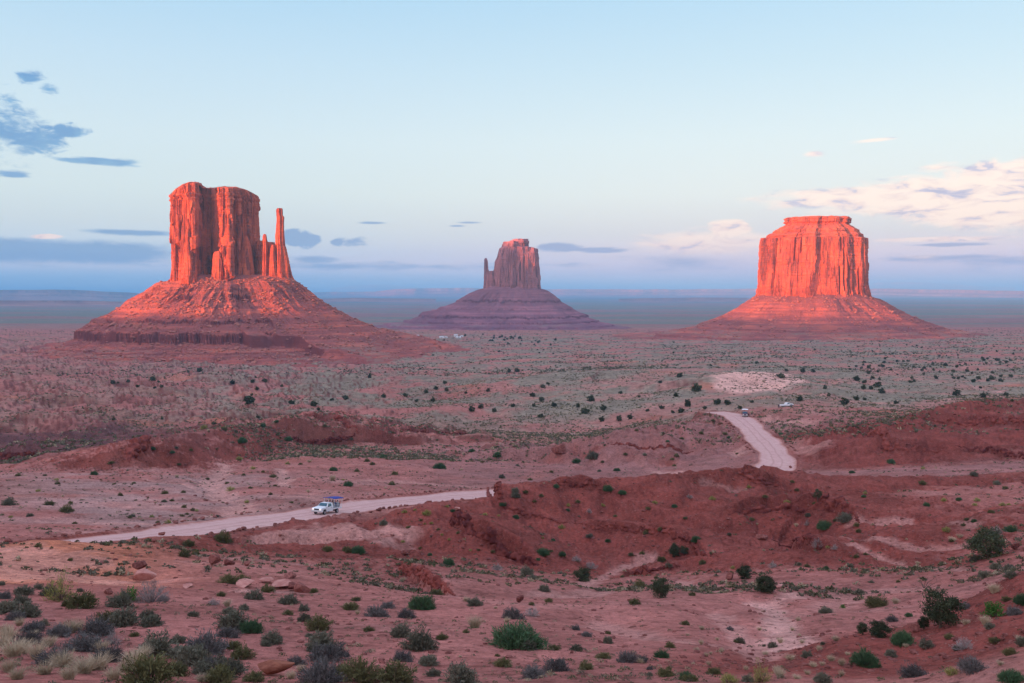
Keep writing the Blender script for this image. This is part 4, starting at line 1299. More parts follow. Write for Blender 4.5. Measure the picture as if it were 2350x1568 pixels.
# ------------------------------------------------------------------ far plateaus on the horizon and the escarpment behind the viewer
def plateau(name, pts, thick, seed, rough=1.0, talw=2.2):
    """pts: (photo x, photo y of the rim, distance). A long mesa with a cliff band over a concave apron"""
    P = np.array([at(*p) for p in pts])
    d = np.r_[0, np.cumsum(np.hypot(np.diff(P[:, 0]), np.diff(P[:, 1])))]
    n = 700
    s_ = np.linspace(0, d[-1], n)
    X = np.interp(s_, d, P[:, 0]); Y = np.interp(s_, d, P[:, 1]); Zt = np.interp(s_, d, P[:, 2])
    u = np.hypot(X, Y)
    ux, uy = X / u, Y / u
    rim = thick * (fbm(s_ / 2500, 0.3, 0, 4, seed) * 4 + 0.4 * (fbm(s_ / 700, 7.7, 0, 3, seed + 3, .5, True) - .6)) * rough
    Zt = Zt + thick * 0.10 * fbm(s_ / 1200, 5.0, 0, 3, seed + 5) * rough
    rows = []
    prof = [(1.5, -0.02), (0.4, 0.0), (0, 0), (-0.05, -0.28), (-0.3, -0.42), (-0.34, -0.56), (-0.8, -0.74), (-1.6, -0.93), (-2.6, -1.06), (-3.6, -1.2)]
    prof = [(np.interp(q_, np.arange(len(prof)), [p[0] for p in prof]), np.interp(q_, np.arange(len(prof)), [p[1] for p in prof])) for q_ in np.linspace(0, len(prof) - 1, 46)]
    for (o_, z_) in prof:
        off = thick * talw * o_ + rim * (1 if o_ < 1 else 0.3) + thick * 0.25 * fbm(s_ / 900, o_ * 0.6, 0, 3, seed + 9) * (1 if o_ < -0.1 else .2)
        rows.append(np.stack([X + ux * off, Y + uy * off, Zt + z_ * thick + CZ], 1))
    Vv = np.array(rows).reshape(-1, 3)
    o = link(name, np_mesh(name, Vv, grid_quads(len(rows), n, False), None, True, M_plat))
    return tag(o, kind='structure')


M_plat = rock_mat('far_plateau_rock', 9.0, (0.42, 0.19, 0.14), (0.36, 0.155, 0.12), (0.27, 0.12, 0.10), (0.2, 0.10, 0.09), 12.0)
plateau('hills', [(-500, 668, 15000), (-200, 664, 15500), (0, 665, 16000), (110, 664, 16000), (200, 667, 16500), (260, 670, 17000), (330, 674, 18000), (420, 678, 19000)], 190, 301)
plateau('hills', [(700, 672, 26000), (860, 669, 26000), (905, 664, 25000), (960, 662, 24500), (1080, 661, 24500), (1240, 664, 24000), (1400, 664, 24000), (1600, 664, 24000), (1740, 663, 24000), (1990, 663, 23000), (2200, 665, 22000), (2350, 668, 21000), (2700, 669, 20000)], 260, 311)
plateau('hills', [(1985, 650, 52000), (2080, 648, 52000), (2170, 651, 52000), (2230, 656, 52000), (2330, 660, 52000)], 420, 321, 0.6)
plateau('hills', [(760, 661, 55000), (830, 655, 55000), (880, 653, 55000), (940, 658, 55000), (1020, 663, 55000)], 380, 331, 0.6)
plateau('hills', [(640, 688, 12000), (800, 684, 12500), (1000, 686, 12500)], 40, 341, .6)
plateau('hills', [(-300, 690, 9000), (0, 690, 9000), (180, 690, 9500), (330, 694, 9500)], 45, 342, .6)
plateau('hills', [(1420, 686, 13000), (1600, 683, 13000), (1760, 684, 13000)], 60, 343, .8)

# high mesa country behind the viewer: unseen, its skyline shaped to lay the shade on valley and buttes
SV = np.array([math.sin(SUN_A), math.cos(SUN_A)]); PV = np.array([math.cos(SUN_A), -math.sin(SUN_A)])
S0 = 1700.0
# (offset across the sun's direction, height of the shade plane above the camera at the camera's own line)
SKY = [(-40000, 300), (-18000, 300), (-13500, 300), (-12300, 300), (-9000, 300), (-6500, 300), (-5400, 260), (-4150, 220), (-3950, 128), (-3000, 120), (-2800, 200), (-2300, 250), (-2160, 250), (-2130, 214),
       (-2085, 200), (-2045, 188), (-2026, 132), (-1985, 120), (-1900, 60),
       (-1650, 15), (-1500, -16), (-1350, -24), (-1250, -20), (-1150, 0), (-1050, 2), (-950, -2), (-850, 0), (-700, 10), (-400, 20), (0, 24), (600, 30), (2500, 20), (9000, -20)]
tq = np.unique(np.r_[np.linspace(-40000, -2600, 300), np.linspace(-2600, 900, 500), np.linspace(900, 9000, 60)])
Hs = np.interp(tq, [a for a, _ in SKY], [b_ for _, b_ in SKY]) + math.tan(SUN_E) * S0 + 1.2 * fbm(tq / 60, 0, 0, 3, 401)
rows = []
for off, f_ in [(-1300, 0.96), (-700, 1.0), (0, 1.0), (25, 0.72), (90, 0.60), (110, 0.45), (260, 0.28), (480, 0.08), (800, -0.4)]:
    bx = PV[0] * tq - SV[0] * S0 + SV[0] * off
    by = PV[1] * tq - SV[1] * S0 + SV[1] * off
    lo = -130
    rows.append(np.stack([bx, by, lo + (Hs - lo) * f_ + CZ - (0.5 if off < 0 else 0)], 1))
o = link('mesa', np_mesh('mesa', np.array(rows).reshape(-1, 3), grid_quads(len(rows), len(tq), False), None, True, M_plat))
tag(o, kind='structure')
HAZE_TOP = 385 + CZ

# ------------------------------------------------------------------ air
hb_ = bmesh.new()
bmesh.ops.create_cube(hb_, size=1)
hm = bpy.data.meshes.new('haze'); hb_.to_mesh(hm); hb_.free()
haze = tag(link('haze', hm), kind='stuff')
haze.scale = (150000, 79400, HAZE_TOP + 80)          # long side across the sun's path, near edge just behind the mesa
haze.rotation_euler = (0, 0, -SUN_A)
haze.location = (SV[0] * 36200, SV[1] * 36200, (HAZE_TOP - 80) / 2)
mh = bpy.data.materials.new('haze'); mh.use_nodes = True
th_ = NT(mh.node_tree); th_.n.clear()
pv = th_.new('ShaderNodeVolumePrincipled')
pv.inputs['Color'].default_value = (0.28, 0.66, 1.0, 1)
pv.inputs['Density'].default_value = 6.2e-5
pv.inputs['Anisotropy'].default_value = 0.0
mo = th_.new('ShaderNodeOutputMaterial')
th_.l.new(pv.outputs[0], mo.inputs['Volume'])
hm.materials.append(mh)
haze.visible_shadow = True

# ------------------------------------------------------------------ vegetation prototypes (unit width 1)
def unit(v):
    return v / np.maximum(np.linalg.norm(v, axis=-1, keepdims=True), 1e-9)


def leaf_quads(c, d, ln, wd, rg):
    """small tapered leaves: centre, direction, length, width"""
    n = len(c)
    s_ = unit(np.cross(d, rg.normal(size=(n, 3))))
    ln = np.broadcast_to(ln, n)[:, None]; wd = np.broadcast_to(wd, n)[:, None]
    a = c - d * ln * 0.5
    v = np.stack([a - s_ * wd * 0.35, a + s_ * wd * 0.35, c + d * ln * 0.15 + s_ * wd * 0.5, c + d * ln * 0.5, c + d * ln * 0.15 - s_ * wd * 0.5], 1)
    v = v[:, [0, 1, 2, 3, 4]]
    q_ = np.arange(n)[:, None] * 5
    quads = np.hstack([q_, q_ + 1, q_ + 2, q_ + 4])
    tris = np.hstack([q_ + 4, q_ + 2, q_ + 3])
    return v.reshape(-1, 3), quads, tris


def strips(paths, wd, rg):
    """thin blades or twigs along 4-point paths"""
    paths = np.asarray(paths)
    n, k, _ = paths.shape
    d = unit(paths[:, -1] - paths[:, 0])
    s_ = unit(np.cross(d, rg.normal(size=(n, 3))))
    w_ = np.linspace(1, 0.15, k)[None, :, None] * np.asarray(wd).reshape(-1, 1, 1)
    L_, R_ = paths - s_[:, None] * w_ / 2, paths + s_[:, None] * w_ / 2
    v = np.stack([L_, R_], 2).reshape(-1, 3)
    b0 = (np.arange(n) * k * 2)[:, None] + (np.arange(k - 1) * 2)[None]
    b0 = b0.ravel()
    return v, np.stack([b0, b0 + 1, b0 + 3, b0 + 2], 1)


def dome_dirs(n, rg, low=-0.05):
    z = rg.uniform(low, 1, n)
    a = rg.uniform(0, 2 * np.pi, n)
    q_ = np.sqrt(np.maximum(1 - z * z, 0))
    return np.stack([np.cos(a) * q_, np.sin(a) * q_, z], 1)


def mk_shrub(seed, stems=170, per=17, h=0.56, leaf=(0.070, 0.026), shell=0.40, lump=0.2, upright=0.3):
    rg = np.random.default_rng(seed)
    D = dome_dirs(stems, rg)
    lobes = 1 + lump * 2.2 * gn(D[:, 0] * 1.6, D[:, 1] * 1.6, D[:, 2] * 1.6 + seed, seed)
    R0 = 0.5 * np.clip(lobes, 0.55, 1.25) * rg.uniform(0.82, 1.05, stems)
    tip = D * R0[:, None]
    tip[:, 2] = tip[:, 2] * 2 * h + 0.03
    t_ = rg.uniform(shell, 1.04, (stems, per)) ** 0.8
    base = np.zeros((stems, 3)); base[:, :2] = D[:, :2] * 0.06
    c_ = base[:, None] + (tip - base)[:, None] * t_[..., None]
    c_ = c_ + rg.normal(scale=0.030, size=c_.shape)
    dd = unit(unit(tip - base)[:, None] + rg.normal(scale=0.55, size=c_.shape) + np.array([0, 0, upright]))
    c_ = c_.reshape(-1, 3); dd = dd.reshape(-1, 3)
    c_[:, 2] = np.maximum(c_[:, 2], 0.01)
    v, q_, t3 = leaf_quads(c_, dd, rg.uniform(0.7, 1.3, len(c_)) * leaf[0], rg.uniform(0.7, 1.2, len(c_)) * leaf[1], rg)
    k = np.linspace(0, 1, 4)
    pth = base[:, None] * (1 - k[None, :, None]) + tip[:, None] * k[None, :, None] * 0.95 + rg.normal(scale=0.012, size=(stems, 4, 3))
    pth[:, 0, 2] = -0.03
    sv, sq = strips(pth, np.full(stems, 0.016), rg)
    return (v, q_, t3), (sv, sq)


def mk_grass(seed, n=330, h=0.75, spread=0.42, wd=0.017):
    rg = np.random.default_rng(seed)
    a = rg.uniform(0, 2 * np.pi, n); r0 = rg.uniform(0, 0.16, n)
    ln = rg.uniform(0.5, 1.0, n) * h
    sp_ = rg.uniform(0.1, 1, n) ** 0.8 * spread
    k = np.linspace(0, 1, 4)[None, :]
    r_ = r0[:, None] + sp_[:, None] * k ** 1.6
    z = ln[:, None] * (k - 0.28 * k ** 2 * (sp_ / spread)[:, None])
    aa_ = a[:, None] + 0.2 * rg.normal(size=(n, 1)) * k
    pth = np.stack([np.cos(aa_) * r_, np.sin(aa_) * r_, z - 0.02], -1)
    return strips(pth, np.full(n, wd), rg)


def tube(path, rad, seg=6):
    path = np.asarray(path, float)
    V_, n = [], len(path)
    d = unit(np.gradient(path, axis=0))
    for i in range(n):
        u = unit(np.cross(d[i], [0.31, 0.2, 0.93] if abs(d[i][2]) < 0.9 else [1, 0.1, 0]))
        w_ = np.cross(d[i], u)
        for j in range(seg):
            a = 2 * np.pi * j / seg
            V_.append(path[i] + (u * math.cos(a) + w_ * math.sin(a)) * rad[i])
    return np.array(V_), grid_quads(n, seg, True)


def merge(parts):
    Vs, Qs, Ts, n = [], [], [], 0
    for p in parts:
        v, q_ = p[0], p[1]
        Vs.append(v); Qs.append(np.asarray(q_) + n)
        if len(p) > 2: Ts.append(np.asarray(p[2]) + n)
        n += len(v)
    return np.vstack(Vs), np.vstack(Qs), (np.vstack(Ts) if Ts else None)


def mk_tree(seed, clumps=70, per=48, trunk_h=0.18, h=1.0, wdt=0.9, leaf=(0.05, 0.022), open_=0.0):
    rg = np.random.default_rng(seed)
    cl = []
    while len(cl) < clumps:
        p = rg.uniform(-1, 1, 3)
        l_ = np.linalg.norm(p)
        if l_ > 1 or l_ < 0.35: continue
        q_ = p / l_
        if l_ > 0.8 + 0.5 * gn(q_[0] * 1.7, q_[1] * 1.7, q_[2] * 1.7 + seed, seed): continue
        if p[2] < -0.85: continue
        cl.append(p)
    cl = np.array(cl)
    ctr = np.array([0, 0, trunk_h + (h - trunk_h) * 0.5])
    P = ctr + cl * np.array([wdt / 2, wdt / 2, (h - trunk_h) / 2])
    P[:, 0] += rg.uniform(-.05, .05) * (P[:, 2] / h)
    sz = rg.uniform(0.055, 0.105, clumps)
    c_ = P[:, None] + rg.normal(size=(clumps, per, 3)) * sz[:, None, None] * np.array([0.75, 0.75, 0.5])
    dd = unit(rg.normal(size=c_.shape) + unit(P - ctr)[:, None] * 0.8 + np.array([0, 0, .4]))
    c_ = c_.reshape(-1, 3); dd = dd.reshape(-1, 3)
    c_[:, 2] = np.abs(c_[:, 2])
    fol = leaf_quads(c_, dd, rg.uniform(.7, 1.3, len(c_)) * leaf[0], rg.uniform(.7, 1.2, len(c_)) * leaf[1], rg)
    tr = []
    lean = rg.uniform(-0.05, 0.05, 2)
    top = np.array([lean[0], lean[1], trunk_h + 0.35 * (h - trunk_h)])
    tr.append(tube([[0, 0, -0.05], [lean[0] * .3, lean[1] * .3, max(trunk_h * .6, 0.02)], top * [.8, .8, .75], top], [0.045, 0.034, 0.026, 0.016], 7))
    for i in rg.choice(clumps, min(16, clumps), replace=False):
        f = rg.uniform(0.35, 1.0)
        st = np.array([top[0] * f, top[1] * f, top[2] * f])
        mid = (st + P[i]) / 2 + rg.normal(size=3) * 0.02 + np.array([0, 0, -0.03])
        tr.append(tube([st, mid, P[i]], [0.016, 0.010, 0.004], 5))
    return fol, merge(tr)


def mk_dead(seed, n=60):
    rg = np.random.default_rng(seed)
    prt = []
    for i in range(n // 6):
        d = dome_dirs(1, rg, 0.15)[0]
        e = d * rg.uniform(.35, .55) * np.array([1, 1, 1.3])
        m1 = e * 0.5 + rg.normal(size=3) * 0.04
        prt.append(tube([[0, 0, -0.02], m1, e], [0.014, 0.009, 0.003], 5))
        for j in range(7):
            b_ = m1 + (e - m1) * rg.uniform(0, 1)
            f = b_ + unit(d + rg.normal(size=3) * 0.9) * rg.uniform(.08, .22)
            prt.append(tube([b_, (b_ + f) / 2 + rg.normal(size=3) * .01, f], [0.005, 0.003, 0.001], 3))
    return merge(prt)


PROTO = {}


def proto_shrub(key, mat, twig, seeds, **kw):
    L = []
    for s_ in seeds:
        (v, q_, t3), (sv, sq) = mk_shrub(s_, **kw)
        L.append([('foliage', np_mesh(key + '_foliage', v, q_, t3, False, mat)), ('stems', np_mesh(key + '_stems', sv, sq, None, False, twig))])
    PROTO[key] = L


proto_shrub('sage', M_sage, M_bark, range(1, 6))
proto_shrub('black', M_black, M_grey, range(11, 15), stems=220, per=16, leaf=(0.075, 0.014), h=0.48, lump=0.25, upright=0.3)
proto_shrub('olive', M_olive, M_bark, range(21, 25), stems=170, per=16, h=0.52, leaf=(0.075, 0.02))
proto_shrub('green', M_green, M_bark, range(31, 35), stems=260, per=15, h=0.46, leaf=(0.09, 0.014), lump=0.12, upright=0.6)
proto_shrub('bright', M_bright, M_bark, range(41, 43), stems=80, per=16, h=0.72, leaf=(0.07, 0.035))
proto_shrub('yellow', M_yellow, M_bark, range(51, 54), stems=90, per=14, h=0.5, leaf=(0.07, 0.02), lump=0.08, upright=0.6)
proto_shrub('grey', M_grey, M_grey, range(61, 64), stems=130, per=7, h=0.62, leaf=(0.09, 0.010), shell=0.5, upright=0.4)
proto_shrub('broom', M_yellow, M_bark, range(71, 72), stems=120, per=9, h=0.85, leaf=(0.09, 0.012), lump=0.35, upright=1.2)
PROTO['straw'] = []
for s_ in range(5):
    gv, gq = mk_grass(80 + s_, h=[0.75, 0.6, 0.85, 0.7, 0.6][s_])
    PROTO['straw'].append([('blades', np_mesh('grass_blades', gv, gq, None, False, M_straw))])
PROTO['juniper'] = []
for s_ in range(5):
    fol, tr = mk_tree(90 + s_, clumps=95, per=58, trunk_h=[-.08, -.04, -.1, .02, -.06][s_], h=[.95, 1.05, 0.75, 1.0, .85][s_], wdt=[1, .9, 1.1, .85, 1.0][s_])
    PROTO['juniper'].append([('crown', np_mesh('juniper_crown', *fol, False, M_junip)), ('trunk', np_mesh('juniper_trunk', tr[0], tr[1], None, True, M_bark))])
PROTO['farjuniper'] = []
for s_ in range(5):
    fol, tr = mk_tree(110 + s_, clumps=40, per=18, trunk_h=-.1, h=[.95, .8, 1.0, .75, .85][s_], wdt=1.0, leaf=(0.14, 0.085))
    PROTO['farjuniper'].append([('crown', np_mesh('juniper_crown', *fol, False, M_junip)), ('trunk', np_mesh('juniper_trunk', tr[0], tr[1], None, True, M_bark))])
PROTO['lone'] = []
fol, tr = mk_tree(131, clumps=60, per=46, trunk_h=.42, h=1.35, wdt=0.95)
PROTO['lone'].append([('crown', np_mesh('juniper_crown', *fol, False, M_junip)), ('trunk', np_mesh('juniper_trunk', tr[0], tr[1], None, True, M_bark))])
dv = mk_dead(140)
PROTO['dead'] = [[('branches', np_mesh('bare_branches', dv[0], dv[1], None, True, M_bark))]]

KIND = {  # type -> object name, category, wording, group
    'sage': ('sagebrush', 'shrub', 'grey-green sagebrush', 'sagebrush on the desert floor'),
    'black': ('blackbrush', 'shrub', 'blue-grey twiggy brush', 'blue-grey brush in the foreground'),
    'olive': ('olive_shrub', 'shrub', 'dark olive shrub', 'olive shrubs on the red ground'),
    'green': ('green_shrub', 'shrub', 'deep green shrub', 'deep green shrubs on the red ground'),
    'bright': ('bright_green_shrub', 'shrub', 'fresh bright green bush', 'bright green bushes'),
    'yellow': ('rabbitbrush', 'shrub', 'round yellow-green rabbitbrush', 'yellow-green rabbitbrush on the slopes'),
    'grey': ('dry_shrub', 'shrub', 'pale grey dried-out shrub', 'dried-out grey shrubs'),
    'broom': ('broom_shrub', 'shrub', 'tall feathery light green bush', None),
    'straw': ('grass_tuft', 'grass tuft', 'straw-coloured grass tuft', 'dry grass tufts'),
    'juniper': ('juniper_tree', 'tree', 'bushy dark green juniper', 'junipers on the red slopes'),
    'farjuniper': ('juniper_tree', 'tree', 'small dark juniper', 'junipers scattered over the scrub plain'),
    'lone': ('juniper_tree', 'tree', 'small lone juniper with a bare trunk', 'junipers on the red slopes'),
    'dead': ('dead_bush', 'shrub', 'bare branched dead bush', None),
}
ENT = []       # (photo x, photo y, width in photo units, type, position or None)
SCL = 0.3430


def pan(ox, oy, items):
    for it in items:
        x, y, w_, k = it[:4]
        ENT.append([ox + x * SCL, oy + y * SCL, w_ * SCL, k, None])


pan(0, 1151.7, [(545, 710, 190, 'olive'), (400, 660, 190, 'broom'), (330, 630, 110, 'sage'), (160, 620, 115, 'sage'), (145, 685, 115, 'sage'), (255, 588, 60, 'sage'), (25, 650, 90, 'black'), (8, 560, 50, 'sage'),
                (40, 745, 150, 'sage'), (190, 772, 150, 'sage'), (215, 870, 140, 'black'), (190, 950, 150, 'black'), (535, 602, 45, 'sage'), (865, 665, 120, 'bright'), (1010, 672, 220, 'grey'), (1090, 665, 75, 'black'),
                (810, 705, 150, 'sage'), (825, 825, 200, 'sage'), (715, 812, 140, 'olive'), (985, 780, 105, 'sage'), (1010, 832, 155, 'sage'), (1295, 768, 72, 'sage'), (1630, 725, 70, 'sage'), (1700, 652, 125, 'sage'),
                (1930, 682, 125, 'sage'), (1520, 702, 85, 'straw'), (1430, 692, 85, 'grey'), (1560, 850, 210, 'sage'), (1680, 872, 165, 'green'), (1525, 905, 160, 'black'), (1530, 752, 90, 'sage'), (1820, 942, 145, 'sage'),
                (1780, 967, 75, 'sage'), (2030, 732, 80, 'sage'), (2035, 802, 95, 'sage'), (2130, 857, 175, 'olive'), (2150, 978, 200, 'sage'), (2105, 1003, 115, 'sage'), (2200, 1062, 270, 'black'), (390, 898, 150, 'black'),
                (470, 880, 170, 'straw'), (640, 892, 210, 'black'), (560, 995, 240, 'black'), (750, 955, 120, 'grey'), (330, 965, 130, 'straw'), (90, 1035, 220, 'straw'), (40, 885, 100, 'straw'), (20, 965, 130, 'straw'),
                (350, 1095, 230, 'black'), (560, 1145, 230, 'straw'), (720, 1065, 190, 'black'), (300, 1155, 170, 'straw'), (1000, 1225, 330, 'olive'), (960, 1045, 150, 'straw'), (850, 1135, 170, 'straw'), (1180, 1165, 160, 'olive'),
                (1050, 1025, 230, 'sage'), (1195, 1045, 150, 'sage'), (1370, 1012, 280, 'black'), (1190, 948, 105, 'sage'), (1560, 988, 115, 'olive'), (1300, 1092, 230, 'sage'), (1510, 1170, 230, 'sage'), (1620, 1052, 150, 'olive'),
                (2150, 1225, 320, 'black'), (2015, 1135, 90, 'straw'), (1980, 1092, 115, 'black'), (2285, 1155, 150, 'olive'), (1480, 632, 62, 'olive'), (1530, 545, 130, 'olive'), (1790, 607, 105, 'olive'), (1620, 557, 125, 'olive'),
                (2100, 607, 62, 'olive'), (2330, 718, 80, 'straw'), (1260, 297, 80, 'olive'), (1235, 367, 85, 'olive'), (1310, 357, 60, 'olive'), (1490, 272, 120, 'olive'), (255, 303, 42, 'olive'), (470, 395, 34, 'olive'),
                (2195, 332, 75, 'olive'), (2320, 337, 75, 'olive'), (680, 1010, 120, 'straw'), (130, 830, 90, 'straw'), (440, 700, 60, 'olive'), (1470, 1220, 200, 'olive'), (60, 1140, 130, 'straw'), (460, 1190, 150, 'straw'), (60, 935, 150, 'straw'), (150, 1015, 170, 'straw'), (245, 1055, 160, 'straw'), (420, 1105, 220, 'straw'), (650, 1125, 220, 'straw'), (885, 1085, 190, 'straw'),
                (525, 865, 120, 'straw'), (1350, 1205, 120, 'straw'), (1950, 1185, 110, 'straw'), (120, 1190, 150, 'straw'), (760, 1190, 160, 'straw'), (230, 905, 90, 'straw'), (985, 985, 90, 'grey'), (1420, 1100, 140, 'black'), (1580, 1130, 110, 'sage'),
                (1350, 1150, 150, 'sage'), (1700, 1200, 130, 'olive'), (900, 900, 60, 'olive'), (100, 790, 100, 'black'), (290, 830, 70, 'sage')])
pan(777.4, 1122.9, [(1195, 1052, 400, 'green'), (1275, 1072, 115, 'sage'), (910, 928, 150, 'straw'), (1290, 852, 115, 'grey'), (1165, 868, 150, 'black'), (1125, 892, 62, 'straw'), (555, 802, 185, 'green'), (250, 852, 155, 'black'),
                    (330, 797, 105, 'black'), (455, 862, 135, 'black'), (80, 807, 112, 'olive'), (115, 748, 62, 'olive'), (200, 952, 72, 'olive'), (415, 988, 145, 'sage'), (540, 1072, 225, 'sage'), (425, 1148, 155, 'black'),
                    (690, 1007, 82, 'olive'), (600, 1178, 145, 'sage'), (635, 1252, 105, 'sage'), (810, 1305, 210, 'sage'), (1300, 1265, 175, 'black'), (1460, 1217, 185, 'black'), (1655, 1207, 112, 'olive'), (1440, 1077, 82, 'olive'),
                    (1590, 1082, 85, 'sage'), (1100, 1187, 112, 'olive'), (1660, 987, 72, 'black'), (1800, 1032, 82, 'sage'), (1770, 1132, 92, 'olive'), (1930, 1157, 150, 'black'), (2030, 1160, 90, 'black'), (2160, 1127, 105, 'green'),
                    (2190, 1252, 112, 'olive'), (30, 1122, 95, 'black'), (140, 1290, 280, 'olive'), (380, 1290, 280, 'olive'), (2325, 1272, 105, 'green'), (2015, 652, 82, 'olive'), (2155, 727, 165, 'juniper'), (2250, 452, 105, 'juniper'),
                    (2310, 438, 80, 'juniper'), (1980, 772, 85, 'olive'), (1630, 617, 150, 'juniper'), (1375, 682, 85, 'sage'), (1590, 482, 72, 'grey'), (1685, 532, 90, 'grey'), (1255, 572, 95, 'sage'), (1365, 442, 105, 'green'),
                    (1495, 447, 52, 'green'), (735, 507, 92, 'green'), (655, 707, 95, 'olive'), (910, 782, 115, 'sage'), (855, 752, 65, 'straw'), (430, 612, 52, 'straw'), (125, 427, 105, 'green'), (1060, 542, 85, 'grey'),
                    (1300, 602, 62, 'sage'), (1185, 197, 52, 'green'), (1100, 127, 58, 'green'), (590, 172, 72, 'yellow'), (440, 162, 42, 'yellow'), (510, 145, 27, 'yellow'), (430, 357, 36, 'yellow'), (740, 347, 32, 'yellow'),
                    (690, 310, 26, 'yellow'), (620, 232, 30, 'yellow'), (575, 240, 22, 'yellow'), (880, 412, 24, 'yellow'), (1030, 424, 36, 'olive'), (610, 447, 36, 'green'), (760, 152, 38, 'green'), (980, 175, 36, 'yellow'),
                    (1070, 182, 28, 'yellow'), (1492, 267, 52, 'yellow'), (1365, 332, 27, 'yellow'), (1680, 327, 48, 'sage'), (1800, 357, 42, 'green'), (1765, 117, 38, 'yellow'), (1800, 12, 75, 'green'), (1897, 37, 62, 'green'),
                    (300, 237, 62, 'sage'), (2160, 487, 62, 'olive'), (2060, 302, 62, 'olive'), (2155, 282, 52, 'olive'), (1955, 447, 42, 'olive'), (1290, 777, 48, 'olive'), (1405, 757, 58, 'olive'), (1180, 60, 60, 'sage'),
                    (1250, 30, 40, 'olive'), (1355, 50, 36, 'olive'), (1600, 95, 36, 'olive'), (1675, 160, 45, 'grey'), (1850, 188, 30, 'olive'), (2245, 122, 42, 'green'), (2115, 98, 40, 'yellow'), (2070, 138, 36, 'olive'),
                    (800, 300, 30, 'olive'), (550, 215, 28, 'olive'), (545, 405, 28, 'olive'), (2030, 435, 36, 'olive'), (2205, 525, 50, 'sage'), (1050, 800, 40, 'straw')])
pan(1543.8, 1122.9, [(1017, 270, 105, 'green'), (1165, 217, 115, 'sage'), (475, 600, 130, 'juniper'), (620, 690, 165, 'juniper'), (155, 357, 72, 'green'), (2110, 462, 250, 'juniper'), (2262, 287, 78, 'green'), (1833, 285, 57, 'yellow'),
                     (1700, 112, 42, 'green'), (2017, 222, 38, 'green'), (1815, 82, 36, 'yellow'), (2035, 82, 42, 'yellow'), (2020, 110, 32, 'yellow'), (2207, 112, 42, 'yellow'), (2250, 107, 30, 'yellow'), (968, 97, 68, 'lone'),
                     (265, 70, 46, 'yellow'), (1790, 932, 270, 'juniper'), (1680, 662, 150, 'dead'), (1385, 992, 170, 'juniper'), (1270, 975, 90, 'juniper'), (1290, 1177, 180, 'green'), (1535, 1032, 145, 'green'), (2145, 852, 130, 'bright'),
                     (1950, 1072, 135, 'grey'), (2010, 1217, 165, 'black'), (1610, 1257, 170, 'black'), (2340, 1047, 85, 'sage'), (1360, 787, 140, 'olive'), (1490, 767, 65, 'straw'), (1137, 797, 36, 'bright'), (1025, 832, 92, 'sage'),
                     (1695, 1062, 95, 'sage'), (1460, 1122, 85, 'sage'), (2090, 902, 95, 'straw'), (2290, 842, 100, 'black'), (2235, 747, 62, 'olive'), (2335, 762, 100, 'green'), (2150, 692, 105, 'straw'), (2265, 592, 85, 'sage'),
                     (2090, 592, 82, 'sage'), (785, 1147, 85, 'straw'), (900, 1127, 80, 'sage'), (865, 1032, 52, 'straw'), (1090, 1017, 72, 'straw'), (840, 882, 52, 'straw'), (800, 947, 42, 'straw'), (100, 982, 38, 'straw'),
                     (195, 942, 52, 'straw'), (297, 1012, 42, 'straw'), (327, 1092, 46, 'straw'), (115, 1287, 112, 'olive'), (280, 1237, 92, 'olive'), (380, 1300, 120, 'yellow'), (590, 1292, 150, 'broom'), (715, 1260, 105, 'straw'),
                     (490, 1212, 52, 'straw'), (1000, 1292, 112, 'sage'), (2270, 1302, 170, 'green'), (1870, 1242, 92, 'yellow'), (900, 522, 42, 'olive'), (1190, 522, 42, 'sage'), (1202, 552, 36, 'sage'), (1405, 537, 30, 'yellow'),
                     (1242, 292, 38, 'olive'), (1232, 252, 42, 'olive'), (130, 712, 52, 'olive'), (970, 397, 85, 'grey'), (1085, 402, 55, 'grey'), (670, 525, 60, 'grey'), (900, 242, 45, 'grey'), (825, 255, 36, 'straw'),
                     (905, 190, 40, 'sage'), (200, 502, 52, 'olive'), (765, 112, 50, 'yellow'), (2130, 160, 40, 'olive'), (1970, 210, 38, 'olive'), (1945, 245, 30, 'olive'), (2040, 340, 60, 'green'), (2165, 300, 80, 'grey'),
                     (2030, 480, 70, 'sage'), (2160, 535, 70, 'sage'), (2250, 540, 60, 'sage'), (1580, 855, 50, 'green'), (1465, 885, 80, 'black'), (1955, 800, 80, 'black'), (1850, 1000, 60, 'olive'), (1960, 905, 70, 'straw'),
                     (2190, 1180, 60, 'straw'), (2260, 1110, 90, 'olive'), (1250, 705, 60, 'sage'), (1510, 625, 30, 'olive'), (1330, 628, 34, 'sage'), (1680, 940, 90, 'juniper'), (700, 1230, 90, 'straw'), (620, 1110, 60, 'straw'),
                     (670, 1060, 70, 'sage'), (720, 1030, 60, 'straw'), (580, 945, 50, 'straw'), (450, 1030, 70, 'sage'), (190, 1040, 50, 'straw'), (160, 1085, 60, 'straw'), (225, 1120, 50, 'straw'), (240, 1180, 50, 'straw'),
                     (980, 1080, 60, 'straw'), (1060, 1150, 80, 'straw'), (1130, 1180, 70, 'straw'), (940, 1190, 70, 'straw'), (1000, 1180, 50, 'straw'), (1170, 1110, 50, 'straw'), (830, 1270, 80, 'straw'), (900, 1240, 60, 'straw'),
                     (1560, 1060, 50, 'straw'), (1130, 1250, 60, 'straw'), (500, 1290, 80, 'sage'), (1920, 330, 50, 'straw'), (1870, 350, 60, 'straw'), (1640, 505, 40, 'straw')])
J = 'farjuniper'
